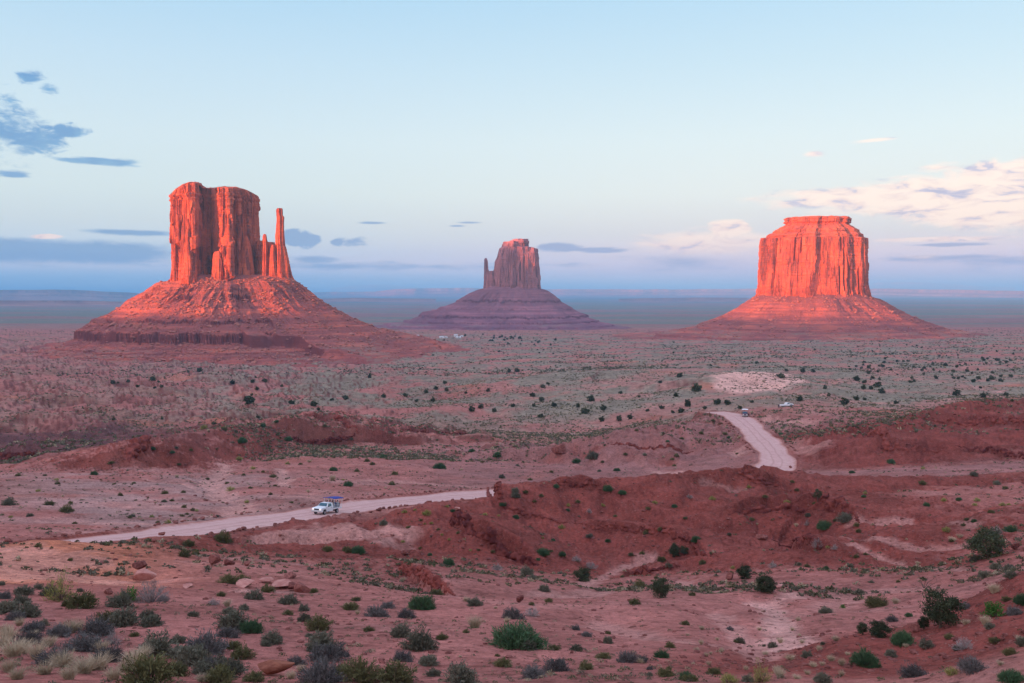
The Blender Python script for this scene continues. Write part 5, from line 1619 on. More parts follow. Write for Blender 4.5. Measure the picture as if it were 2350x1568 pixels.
pan(777.4, 806.2, [(x, y, w_, J) for x, y, w_ in [(300, 312, 48), (445, 305, 46), (205, 180, 42), (710, 220, 42), (650, 258, 42), (720, 270, 40), (585, 280, 44), (1000, 275, 36), (1295, 305, 46), (1355, 335, 46), (1365, 245, 42), (1400, 225, 32),
                                                   (1165, 375, 40), (1305, 373, 36), (1040, 408, 42), (1350, 445, 46), (1440, 372, 52), (1685, 335, 76), (1600, 378, 36), (1650, 420, 72), (1770, 395, 60), (1760, 470, 50), (1875, 468, 50),
                                                   (1950, 455, 50), (1885, 285, 36), (2010, 310, 26), (2065, 405, 32), (2160, 385, 46), (2235, 415, 32), (2290, 410, 52), (2335, 370, 60), (2260, 305, 42), (2150, 215, 36), (2280, 175, 46),
                                                   (890, 405, 60), (950, 385, 50), (630, 340, 46), (520, 340, 36), (850, 285, 32), (1140, 145, 36), (1195, 140, 46)]]
    + [(675, 787, 92, 'green'), (890, 672, 46, 'green'), (1060, 707, 62, 'green'), (60, 902, 62, 'green'), (1590, 747, 62, 'green'), (1700, 722, 85, 'sage'), (1860, 802, 52, 'green'), (120, 807, 38, 'olive'),
       (375, 827, 50, 'olive'), (355, 895, 50, 'olive'), (300, 713, 50, 'green'), (1455, 913, 46, 'green'), (190, 740, 40, 'olive'), (225, 760, 40, 'olive'), (1280, 865, 36, 'olive'), (1090, 850, 46, 'sage'), (2200, 610, 30, 'green'),
       (1765, 752, 30, 'olive'), (2260, 710, 36, 'olive'), (2245, 770, 30, 'olive'), (1180, 945, 60, 'sage')])
pan(1543.8, 806.2, [(x, y, w_, J) for x, y, w_ in [(45, 175, 42), (165, 270, 92), (20, 305, 36), (100, 370, 52), (55, 412, 52), (300, 355, 62), (365, 360, 50), (215, 388, 36), (530, 345, 36), (850, 333, 56), (720, 180, 66), (870, 145, 42),
                                                    (940, 143, 36), (1275, 257, 46), (1325, 257, 36), (1370, 242, 56), (1395, 282, 62), (1150, 357, 72), (1230, 330, 50), (1285, 328, 32), (1045, 305, 32), (1495, 352, 42), (1230, 197, 62),
                                                    (1310, 117, 32), (1405, 107, 36), (1825, 100, 32), (2010, 210, 32), (2135, 192, 52), (2060, 252, 26), (2265, 175, 26), (1020, 255, 36), (1310, 152, 36), (1385, 192, 26), (450, 388, 42),
                                                    (1740, 90, 24), (1900, 110, 24), (1960, 90, 20), (2080, 65, 30), (2170, 65, 32), (2230, 80, 24), (1600, 185, 26), (1765, 185, 32), (1880, 185, 26), (2040, 130, 24), (2140, 150, 26),
                                                    (2230, 300, 36), (2080, 310, 50), (2270, 345, 26), (1900, 300, 60), (760, 138, 30), (560, 85, 30), (380, 40, 16), (255, 100, 24)]]
    + [(1460, 752, 52, 'green'), (1200, 817, 42, 'green'), (722, 557, 32, 'green'), (1675, 790, 32, 'yellow'), (2015, 835, 50, 'sage'), (2170, 895, 46, 'sage'), (1670, 893, 50, 'olive'), (2225, 923, 36, 'olive'),
       (510, 917, 36, 'yellow'), (800, 880, 30, 'olive'), (830, 940, 34, 'olive'), (115, 985, 50, 'grey'), (190, 555, 36, 'olive'), (270, 475, 30, 'olive'), (375, 583, 30, 'green'), (350, 557, 36, 'olive'), (60, 590, 30, 'olive')])
pan(0, 806.2, [(x, y, w_, J) for x, y, w_ in [(1025, 197, 46), (1060, 207, 22), (920, 243, 30), (1080, 243, 32), (1555, 222, 46), (1690, 213, 36), (1720, 260, 42), (1885, 240, 32), (1770, 207, 42), (2220, 332, 36), (2310, 323, 50), (2100, 367, 70),
                                              (2130, 397, 36), (1670, 352, 90), (1430, 492, 42), (755, 222, 40), (790, 218, 22), (857, 212, 28), (1035, 250, 24), (1335, 140, 50), (1258, 140, 20), (1950, 355, 60), (1710, 180, 18)]]
    + [(630, 828, 50, 'green'), (2230, 802, 56, 'green'), (2330, 897, 60, 'olive'), (1540, 932, 62, 'yellow'), (1620, 612, 66, 'green'), (1930, 597, 60, 'green'), (1850, 482, 32, 'green'), (1760, 505, 46, 'green'),
       (1020, 667, 42, 'green'), (1155, 695, 34, 'green'), (1180, 660, 30, 'sage'), (1500, 528, 46, 'olive'), (1365, 520, 50, 'yellow'), (120, 837, 36, 'olive'), (385, 890, 34, 'olive'), (805, 968, 34, 'olive'),
       (1105, 955, 42, 'olive'), (330, 1030, 60, 'olive'), (445, 1075, 90, 'olive'), (60, 1030, 70, 'sage'), (1015, 1112, 30, 'yellow'), (1125, 1152, 46, 'yellow'), (1055, 1150, 30, 'olive'), (1230, 1048, 36, 'olive'),
       (1290, 1068, 32, 'olive'), (1250, 1095, 28, 'olive'), (1220, 1107, 30, 'olive'), (1925, 757, 36, 'yellow'), (1760, 812, 26, 'olive'), (1830, 842, 36, 'olive'), (2070, 745, 46, 'straw'), (2225, 865, 60, 'straw'),
       (1600, 730, 50, 'yellow'), (1690, 790, 40, 'yellow'), (1810, 962, 30, 'olive'), (1150, 1003, 30, 'olive'), (1950, 1018, 26, 'olive'), (200, 1108, 46, 'sage'), (500, 1155, 30, 'olive'), (1840, 905, 26, 'olive'),
       (2010, 760, 26, 'olive'), (1195, 773, 30, 'olive'), (745, 768, 40, 'olive'), (300, 835, 24, 'olive')])
# nearer-than-the-buttes plain: more junipers thinning out with distance
rj = np.random.default_rng(17)
for _ in range(90):
    x = rj.uniform(1950, 2350); y = rj.uniform(795, 880)
    ENT.append([x, y, rj.uniform(4, 9) * (y - 720) / 110, J, None])
for _ in range(40):
    x = rj.normal(1190, 50); y = 770 + abs(rj.normal(0, 14)) + (x - 1140) * 0.08
    ENT.append([x, y, rj.uniform(4, 9), J, None])
for _ in range(36):
    x = rj.uniform(700, 1900); y = rj.uniform(775, 850)
    ENT.append([x, y, rj.uniform(3, 7), J, None])
# small plants scattered between the ones named above
rr_ = np.random.default_rng(23)


def scatter_small(n, x0, x1, y0, y1, kinds, wr):
    for _ in range(n):
        x = rr_.uniform(x0, x1); y = rr_.uniform(y0, y1)
        ENT.append([x, y, rr_.uniform(*wr), kinds[int(rr_.integers(len(kinds)))], None])


scatter_small(34, 0, 2350, 1400, 1560, ['olive', 'sage', 'straw', 'straw', 'black'], (10, 26))
scatter_small(26, 0, 900, 1095, 1190, ['yellow', 'olive', 'olive', 'sage', 'straw'], (7, 13))
scatter_small(40, 900, 2340, 1110, 1330, ['olive', 'olive', 'sage', 'green', 'straw', 'yellow'], (8, 14))
scatter_small(26, 250, 1750, 960, 1095, ['olive', 'olive', 'sage', 'straw'], (7, 12))

MARKS = [('the tan boulder at the bottom edge', 628, 1540), ('the stacked pair of boulders', 322, 1330), ('the big green mounded shrub', 1188, 1484), ('the pale slab outcrop', 670, 1370), ('the white open-sided truck', 745, 1182),
         ('the long diagonal ledge', 1140, 1240), ('the pale dry wash fan', 1775, 1400), ('the largest juniper', 2155, 1440), ('the wide juniper above it', 2268, 1282), ('the dark cleft', 950, 1320), ('the curved rock rim', 1840, 1158),
         ('the far road bend', 1780, 1040), ('the near end of the road', 200, 1255), ('the jagged outcrop', 750, 970), ('the sandy pan', 1740, 875), ('the thumb butte', 500, 830), ('the slab-topped butte', 1860, 790),
         ('the middle butte', 1180, 770), ('the maroon truck on the bend', 1700, 955), ('the leftmost road boulders', 300, 1215), ('the red hill ledge', 2260, 960), ('the small lone juniper', 1876, 1150), ('the grassy rise in mid plain', 1350, 870)]
ORD = ['nearest', 'second', 'third', 'fourth', 'fifth', 'sixth', 'seventh', 'eighth', 'ninth', 'tenth', 'eleventh', 'twelfth']
USED = {}


def label_for(kind_words, x, y):
    nm, mx, my = min(MARKS, key=lambda m_: math.hypot(m_[1] - x, (m_[2] - y) * 2.0))
    dx_, dy_ = x - mx, (y - my) * 2
    if abs(dx_) > abs(dy_):
        rel = 'left of' if dx_ < 0 else 'right of'
    else:
        rel = 'beyond' if dy_ < 0 else 'in front of'
    return (kind_words, rel, nm), math.hypot(dx_, dy_)


SIZEW = lambda w_: 'large' if w_ > 55 else ('small' if w_ < 14 else 'mid-sized')
todo = {}
for e in ENT:
    x, y, w_, k, _ = e
    if x < -30 or x > 2385: continue
    yy = min(y, 1566)
    p = hit(x, yy, 10, 4500)
    r_ = math.hypot(p[0], p[1])
    if y > 1566: p = p * (1 - (y - 1566) * 0.0006)
    # keep plants off the road
    dr, _, _, _ = poly_dist(np.array([p[0]]), np.array([p[1]]), ROAD[::3])
    if dr[0] < ROAD_W + 1.0: continue
    if k == 'farjuniper' and r_ < 120: k = 'olive'
    if k != 'farjuniper' and r_ > 480: k = 'farjuniper'
    kw = KIND[k][2] if k in ('broom', 'lone', 'dead') else SIZEW(w_) + ' ' + KIND[k][2]
    key, dist_ = label_for(kw, x, y)
    todo.setdefault(key, []).append((dist_, x, y, w_, k, p, r_))
CNT = {}
PLACED = []
for key, lst in todo.items():
    lst.sort(key=lambda t_: t_[0])
    for i, (dist_, x, y, w_, k, p, r_) in enumerate(lst):
        name, cat, _, grp = KIND[k]
        wm = w_ * r_ / F * (0.92 if k == 'juniper' else 0.82 if k == 'farjuniper' else 1.04)
        pr = PROTO[k][int(rr_.integers(len(PROTO[k])))]
        root = empty(name, (p[0], p[1], p[2] + CZ - 0.02 * wm), rr_.uniform(0, 6.28))
        sx = rr_.uniform(0.92, 1.08)
        root.scale = (wm * sx, wm / sx, wm * rr_.uniform(0.8, 1.05) * (0.72 if w_ > 100 and k == 'green' else 1))
        if len(lst) == 1:
            lab = f'{key[0]} {key[1]} {key[2]}'
        elif i < len(ORD):
            lab = f'{key[0]} {key[1]} {key[2]}, {ORD[i]} in distance'
        else:
            lab = f'{key[0]} {key[1]} {key[2]}, among the farther ones'
        tag(root, lab, cat, grp)
        for pn, pm in pr:
            if k == 'farjuniper' and r_ > 1000 and pn == 'trunk': continue
            link(pn, pm, root)
        PLACED.append((p[0], p[1], wm))

# ------------------------------------------------------------------ scrub too many to count: clumps merged into one mesh
def clump_mesh(pts, sizes, seeds, per, leaf, flat=0.55):
    rg = np.random.default_rng(seeds)
    n = len(pts)
    d = dome_dirs(n * per, rg, 0.0).reshape(n, per, 3)
    R_ = rg.uniform(0.55, 1.0, (n, per, 1)) * sizes[:, None, None] * 0.5
    c_ = pts[:, None] + d * R_ * np.array([1, 1, flat * 2])
    dd = unit(d + rg.normal(scale=0.5, size=d.shape))
    sz = np.repeat(sizes, per)
    return leaf_quads(c_.reshape(-1, 3), dd.reshape(-1, 3), sz * leaf, sz * leaf * 0.6, rg)


def sample_field(n, r0, r1, seed, thin, az0=-32, az1=32, pw=1.0):
    rg = np.random.default_rng(seed)
    X_, Y_ = [], []
    tot = 0
    while tot < n:
        m_ = n * 2
        a = np.radians(rg.uniform(az0, az1, m_))
        r_ = np.exp(rg.uniform(math.log(r0), math.log(r1), m_))
        x, y = np.sin(a) * r_, np.cos(a) * r_
        dn = thin(x, y, r_)
        kp = rg.uniform(size=m_) < dn
        X_.append(x[kp]); Y_.append(y[kp]); tot += kp.sum()
    x = np.concatenate(X_)[:n]; y = np.concatenate(Y_)[:n]
    d, _, _, _ = poly_dist(x, y, ROAD[::6])
    kp = d > ROAD_W + 1.5
    return x[kp], y[kp], rg


def lookup(arr, x, y):
    a = np.arctan2(x, y); r_ = np.hypot(x, y)
    i = np.clip(np.searchsorted(azs, a) - 1, 0, len(azs) - 1); k = np.clip(np.searchsorted(rs, r_) - 1, 0, len(rs) - 1)
    return arr[k, i]


fields = [
    # count, r0, r1, size range, leaves, leaf size
    (1500, 16, 60, (0.08, 0.26), 40, 0.16, 'near'),
    (6500, 60, 300, (0.22, 0.75), 20, 0.30, 'mid'),
    (46000, 300, 900, (0.45, 1.7), 9, 0.45, 'plain'),
    (22000, 850, 2600, (1.0, 2.6), 5, 0.8, 'plain'),
]
M_scrub = {'a': M_sage, 'b': M_olive, 'c': M_straw}
mats_s = [foliage_mat('scrub_grey', (0.085, 0.078, 0.055), (0.18, 0.16, 0.112)), foliage_mat('scrub_olive', (0.07, 0.07, 0.04), (0.14, 0.135, 0.07)), foliage_mat('scrub_straw', (0.24, 0.19, 0.12), (0.40, 0.33, 0.22))]
for fi, (n, r0, r1, sr, per, leaf, kindf) in enumerate(fields):
    def thin(x, y, r_, kindf=kindf):
        c_ = ss(fbm(x / (6 if kindf == 'near' else 14 if kindf == 'mid' else 70), y / (6 if kindf == 'near' else 14 if kindf == 'mid' else 70), 0, 3, 500 + fi), -0.25, 0.25)
        if kindf in ('near', 'mid'):
            return (0.04 + 0.96 * c_ ** 2) * (1 - 0.8 * lookup(mound, x, y)) * (0.35 + 0.65 * ss(r_, 190, 230) + 0.4 * (1 - ss(r_, 60, 120)))
        big = ss(fbm(x / 190, y / 150, 0, 3, 560), -0.3, 0.3)
        return 0.05 + 0.95 * c_ ** 1.5 * (0.3 + 0.7 * big)
    x, y, rg = sample_field(n, r0, r1, 600 + fi, thin)
    sz = rg.uniform(0, 1, len(x)) ** 2 * (sr[1] - sr[0]) + sr[0]
    z = ground(x, y) + CZ
    pts = np.stack([x, y, z - 0.02 * sz], 1)
    pick = rg.uniform(size=len(x))
    bush = ss(fbm(x / 40, y / 40, 0, 2, 700), -0.2, 0.2)
    which = np.where(pick < 0.50, 0, np.where(pick < 0.50 + 0.38, 1, 2))
    Vs, Qs, Ts, mi_q, mi_t, nn_ = [], [], [], [], [], 0
    for m_ in range(3):
        s_ = which == m_
        v, q_, t3 = clump_mesh(pts[s_], sz[s_], 800 + fi * 3 + m_, per, leaf, 0.4 if m_ < 2 else 0.5)
        Vs.append(v); Qs.append(q_ + nn_); Ts.append(t3 + nn_); mi_q.append(np.full(len(q_), m_)); mi_t.append(np.full(len(t3), m_)); nn_ += len(v)
    me = np_mesh('scrub', np.vstack(Vs), np.vstack(Qs), np.vstack(Ts), False, mats_s, np.concatenate(mi_q + mi_t))
    tag(link('scrub', me), kind='stuff')

# ------------------------------------------------------------------ stones
STONES = [np_mesh('stone_mesh', rock_block(900 + i, 3, 0.8)[0], None, rock_block(900 + i, 3, 0.8)[1], True, M_stone) for i in range(7)]
STONES_TAN = [np_mesh('stone_mesh', rock_block(920 + i, 4, 0.7)[0], None, rock_block(920 + i, 4, 0.7)[1], True, M_stone_tan) for i in range(3)]
STONES_PALE = [np_mesh('stone_mesh', rock_block(930 + i, 3, 0.6)[0], None, rock_block(930 + i, 3, 0.6)[1], True, M_stone_pale) for i in range(4)]
for me in STONES + STONES_TAN + STONES_PALE:
    bmx = bmesh.new(); bmx.from_mesh(me)
    for e in bmx.edges:
        if len(e.link_faces) == 2 and e.calc_face_angle(0) > 0.42: e.smooth = False
    bmx.to_mesh(me); bmx.free()


def stone(x, y, wpx, mesh, label, group=None, hfac=0.8, name='boulder', sink=0.15, rot=None, off=(0, 0, 0), dep=0.8):
    """a boulder whose foot is seen at photo position x, y and that is wpx wide there"""
    p = hit(x, min(y, 1566), 10, 1500)
    r_ = math.hypot(p[0], p[1])
    wm = wpx * r_ / F / 2
    o = link(name, mesh)
    o.location = (p[0] + off[0] * wm, p[1] + wm * 0.5 + off[1] * wm, p[2] + CZ + wm * (hfac * (0.8 - sink)) + off[2] * wm)
    o.scale = (wm, wm * dep, wm * hfac)
    o.rotation_euler = (rr_.uniform(-.15, .15), rr_.uniform(-.15, .15), rr_.uniform(0, 6.28) if rot is None else rot)
    return tag(o, label, 'boulder', group)


stone(625, 1552, 92, STONES_TAN[0], 'large smooth tan boulder lying alone at the bottom edge among the brush', hfac=.52, rot=0.2, dep=.62)
stone(321, 1326, 42, STONES[0], 'upper red boulder of the stacked pair on the orange sand', hfac=.65, off=(-.25, .5, .62), rot=1.2)
stone(327, 1338, 52, STONES_PALE[3], 'lower pinkish boulder of the stacked pair on the orange sand', hfac=.85, rot=.4)
stone(312, 1334, 22, STONES[2], 'small dark red boulder wedged left of the stacked pair')
stone(248, 1365, 24, STONES[3], 'dark red boulder among the shrubs just below the orange sand')
stone(487, 1298, 36, STONES[4], 'leftmost of three red boulders above the olive shrubs')
stone(525, 1300, 27, STONES[5], 'middle one of three red boulders above the olive shrubs')
stone(566, 1300, 20, STONES[6], 'rightmost and smallest of three red boulders above the olive shrubs')
stone(231, 1295, 12, STONES[2], 'small reddish boulder alone on the orange sand bank')
stone(370, 1230, 16, STONES[0], 'round boulder at the crest beside the near edge of the road')
stone(352, 1245, 12, STONES[1], 'smaller boulder below the round one at the road edge')
stone(648, 1352, 66, STONES_PALE[0], 'flat pale pink slab of the cracked outcrop in the lower left', hfac=.35)
stone(560, 1348, 58, STONES_PALE[1], 'thin pale slab left of the cracked outcrop', hfac=.25)
stone(610, 1338, 50, STONES_PALE[2], 'rear pale slab of the cracked outcrop', hfac=.28)
stone(692, 1366, 42, STONES[5], 'blocky dark red end of the cracked outcrop', hfac=.95)
stone(668, 1358, 34, STONES[2], 'cracked red block between slab and dark end of the outcrop', hfac=.8)
stone(665, 1328, 38, STONES[3], 'rough red stone behind the cracked outcrop', hfac=.5)
stone(428, 1350, 30, STONES_PALE[3], 'small low pale slab beside the dried-out grey shrub', hfac=.3)
stone(1194, 1384, 26, STONES[6], 'dark red stone standing in the pale gully floor', hfac=1.0)
stone(932, 1276, 22, STONES[4], 'dark stone above the cleft at the left foot of the mound')
stone(1046, 1176, 22, STONES_PALE[1], 'pale capped stone at the top of the long diagonal ledge', hfac=.8)
stone(1751, 1243, 30, STONES[0], 'round dark boulder at the left end of the small broken ledge')
stone(1676, 1332, 22, STONES[1], 'angular stone between the two rounded junipers', hfac=1.1)
stone(1790, 1352, 24, STONES_PALE[2], 'pale stone at the foot of the right rounded juniper', hfac=.7)
stone(1312, 1500, 12, STONES[3], 'small red stone right of the big green mounded shrub')
stone(2335, 1262, 26, STONES[6], 'dark red rock beside the wide juniper at the right edge')
stone(2100, 1452, 30, STONES[4], 'red rock half hidden under the largest juniper')
stone(1285, 1046, 40, STONES[2], 'dark leaning rock pinnacle in the hollow beyond the mound', hfac=1.0)
stone(1815, 1076, 10, STONES[5], 'stone at the outer edge of the far road bend')

# stones set along both edges of the near road
al = np.r_[0, np.cumsum(np.hypot(np.diff(ROAD[:, 0]), np.diff(ROAD[:, 1])))]
rg = np.random.default_rng(77)


def edge_stones(side, s0, s1, gap, size, text, group):
    s_ = s0
    n = 0
    while s_ < s1:
        i = min(int(np.searchsorted(al, s_)), len(ROAD) - 1)
        o_ = side * (ROAD_W + 1.2 + rg.uniform(-.4, .6))
        x, y = ROAD[i, 0] + nrm[i, 0] * o_, ROAD[i, 1] + nrm[i, 1] * o_
        if rg.uniform() < 0.82:
            sz = rg.uniform(*size)
            o = link('roadside_boulder', STONES[int(rg.integers(7))])
            o.location = (x, y, float(ground(x, y)) + CZ + sz * 0.35)
            o.scale = (sz, sz * rg.uniform(.7, 1.1), sz * rg.uniform(.6, .9))
            o.rotation_euler = (rg.uniform(-.2, .2), rg.uniform(-.2, .2), rg.uniform(0, 6.28))
            tag(o, text, 'boulder', group)
            n += 1
        s_ += gap * rg.uniform(0.5, 1.6)
    return n


near_i = al[np.argmin(np.abs(ROAD[:, 1] - 212))]
edge_stones(1, 4, near_i, 1.5, (0.22, 0.5), 'reddish boulder in the row along the far edge of the near road', 'boulders lining the far edge of the near road')
edge_stones(-1, 38, near_i, 1.6, (0.22, 0.55), 'reddish boulder in the row along the camera-side edge of the near road', 'boulders lining the camera-side edge of the near road')
far_i = al[np.argmin(np.abs(ROAD[:, 1] - 262))]
edge_stones(1, far_i, al[-1], 4.5, (0.35, 0.7), 'small boulder along the left edge of the far road', 'boulders lining the left edge of the far road')
edge_stones(-1, far_i, al[-1], 4.5, (0.35, 0.7), 'small boulder along the right edge of the far road', 'boulders lining the right edge of the far road')

FALLEN = []
# rock ledges: a broken course of blocks along each step, with fallen pieces below
for (P, (pts, st, bs, lab)) in zip(LW, LEDGES):
    P = np.array(P)
    d = np.r_[0, np.cumsum(np.hypot(np.diff(P[:, 0]), np.diff(P[:, 1])))]
    it = []
    s_ = 0.0
    rg = np.random.default_rng(int(abs(P[0, 0]) * 10) + 5)
    while s_ < d[-1]:
        x = np.interp(s_, d, P[:, 0]); y = np.interp(s_, d, P[:, 1])
        e = min(1.0, 0.35 + 3 * min(s_, d[-1] - s_) / d[-1])
        sz = bs * 0.55 * e * rg.uniform(0.55, 1.35)
        jx = 0.35 * bs * gn(s_ / (2.5 * bs), 0.3, 0, 9)
        y2 = y - 0.15 * st + jx
        for lay in range(2 if st > 1.2 else 1):
            zz_ = float(ground(x, y2)) - 0.15 * st * lay
            it.append((x, y2 - 0.15 * sz * lay, zz_ + CZ + sz * (0.15 - 0.5 * lay), sz * rg.uniform(.8, 1.3), sz * rg.uniform(.6, .9), sz * rg.uniform(.6, 1.0), rg.uniform(-.4, .4) + (0 if rg.uniform() < .8 else 1.2), int(rg.integers(8))))
        for _ in range(2):
            if rg.uniform() < 0.55:
                q_ = sz * rg.uniform(.12, .45)
                xx = x + rg.normal() * bs; yy = y - abs(rg.normal()) * st * 2.2 - 0.3
                FALLEN.append((xx, yy, float(ground(xx, yy)) + CZ + q_ * .2, q_, q_, q_ * .8, rg.uniform(0, 6), int(rg.integers(8))))
        s_ += sz * rg.uniform(0.6, 1.15)
    Vv, Tt = merge_blocks(it, BLK2)
    lo = link('rock_ledge', np_mesh('rock_ledge', Vv, None, Tt, False, M_ledge))
    rmd = lo.modifiers.new('remesh', 'REMESH'); rmd.mode = 'VOXEL'; rmd.voxel_size = 0.11 * max(bs, 0.6)
    dg_ = bpy.context.evaluated_depsgraph_get()
    nm = bpy.data.meshes.new_from_object(lo.evaluated_get(dg_))
    lo.modifiers.clear(); lo.data = nm
    tag(lo, lab, 'rock ledge', 'rock ledges across the red slopes')

# loose stones strewn on the slopes
it = []
x, y, rg = sample_field(5200, 22, 420, 991, lambda x, y, r_: 0.12 + 0.75 * lookup(mound, x, y) + 0.25 * ss(lookup(slope, x, y), .25, .5))
for a, b_ in zip(x, y):
    r_ = math.hypot(a, b_)
    sz = (0.05 + 0.0016 * r_) * (0.35 + 1.3 * rg.uniform() ** 3)
    it.append((a, b_, float(ground(a, b_)) + CZ + sz * 0.15, sz, sz * rg.uniform(.7, 1.1), sz * .7, rg.uniform(0, 6), int(rg.integers(6))))
Vv, Tt = merge_blocks(it + FALLEN, BLK)
tag(link('loose_stones', np_mesh('loose_stones', Vv, None, Tt, False, M_stone)), kind='stuff')

# ------------------------------------------------------------------ vehicles
M_white = plain_mat('white_paint', (0.74, 0.77, 0.80), 0.35, 0.5, var=0.05)
M_maroon = plain_mat('maroon_paint', (0.12, 0.05, 0.09), 0.35, 0.5, var=0.1)
M_blue = plain_mat('blue_tarp', (0.02, 0.045, 0.30), 0.7, 0.2, var=0.15)
M_wtarp = plain_mat('white_tarp', (0.80, 0.82, 0.84), 0.7, 0.2, var=0.05)
M_glass = plain_mat('tinted_glass', (0.02, 0.09, 0.13), 0.08, 0.6, var=0.1)
M_tyre = plain_mat('tyre_rubber', (0.025, 0.025, 0.028), 0.85, 0.2)
M_rim = plain_mat('steel_rim', (0.42, 0.43, 0.45), 0.4, 0.5, 0.6)
M_dark = plain_mat('dark_trim', (0.035, 0.035, 0.045), 0.6, 0.3)
M_seat = plain_mat('grey_seat', (0.30, 0.33, 0.38), 0.8, 0.2)
M_lamp, t, b = new_mat('headlamp_glow', 0.2)
b.inputs['Base Color'].default_value = (0.9, 0.85, 0.75, 1)
b.inputs['Emission Color'].default_value = (1.0, 0.86, 0.70, 1)
b.inputs['Emission Strength'].default_value = 0.22


def bm_obj(name, build, mat, parent, bevel=0.0, smooth=False):
    bm = bmesh.new()
    build(bm)
    if bevel:
        bmesh.ops.bevel(bm, geom=[e for e in bm.edges if len(e.link_faces) == 2 and e.calc_face_angle(0) > 0.5], offset=bevel, segments=2, affect='EDGES', profile=0.6)
    bmesh.ops.recalc_face_normals(bm, faces=bm.faces)
    me = bpy.data.meshes.new(name)
    bm.to_mesh(me); bm.free()
    for p in me.polygons: p.use_smooth = smooth
    me.materials.append(mat)
    return link(name, me, parent)


def add_box(bm, c, s_, rz=0.0):
    M_ = Matrix.Translation(c) @ Matrix.Rotation(rz, 4, 'Z') @ Matrix.Diagonal((*s_, 1))
    bmesh.ops.create_cube(bm, size=1, matrix=M_)


def add_cyl(bm, a, b, r1, r2=None, seg=12):
    a, b = Vector(a), Vector(b)
    d = b - a
    M_ = Matrix.Translation((a + b) / 2) @ d.to_track_quat('Z', 'Y').to_matrix().to_4x4()
    bmesh.ops.create_cone(bm, cap_ends=True, segments=seg, radius1=r1, radius2=r1 if r2 is None else r2, depth=d.length, matrix=M_)


def side_body(bm, prof):
    """profile of (x, z, half width) round the side of a vehicle, mirrored and skinned across"""
    L_ = [bm.verts.new((x, -w_, z)) for x, z, w_ in prof]
    R_ = [bm.verts.new((x, w_, z)) for x, z, w_ in prof]
    n = len(prof)
    bm.faces.new(L_); bm.faces.new(R_[::-1])
    for i in range(n):
        j = (i + 1) % n
        bm.faces.new((L_[j], L_[i], R_[i], R_[j]))


def wheels(root, xs, tw, r_=0.39):
    for x in xs:
        for s_ in (-1, 1):
            y = s_ * tw
            tyre = bm_obj('wheel', lambda bm: add_cyl(bm, (x, y - 0.12, r_), (x, y + 0.12, r_), r_, seg=24), M_tyre, root, 0.03)
            bm_obj('rim', lambda bm: (add_cyl(bm, (x, y + s_ * 0.10, r_), (x, y + s_ * 0.135, r_), r_ * 0.6, seg=16), add_cyl(bm, (x, y + s_ * 0.12, r_), (x, y + s_ * 0.16, r_), r_ * .2, seg=8)), M_rim, tyre)


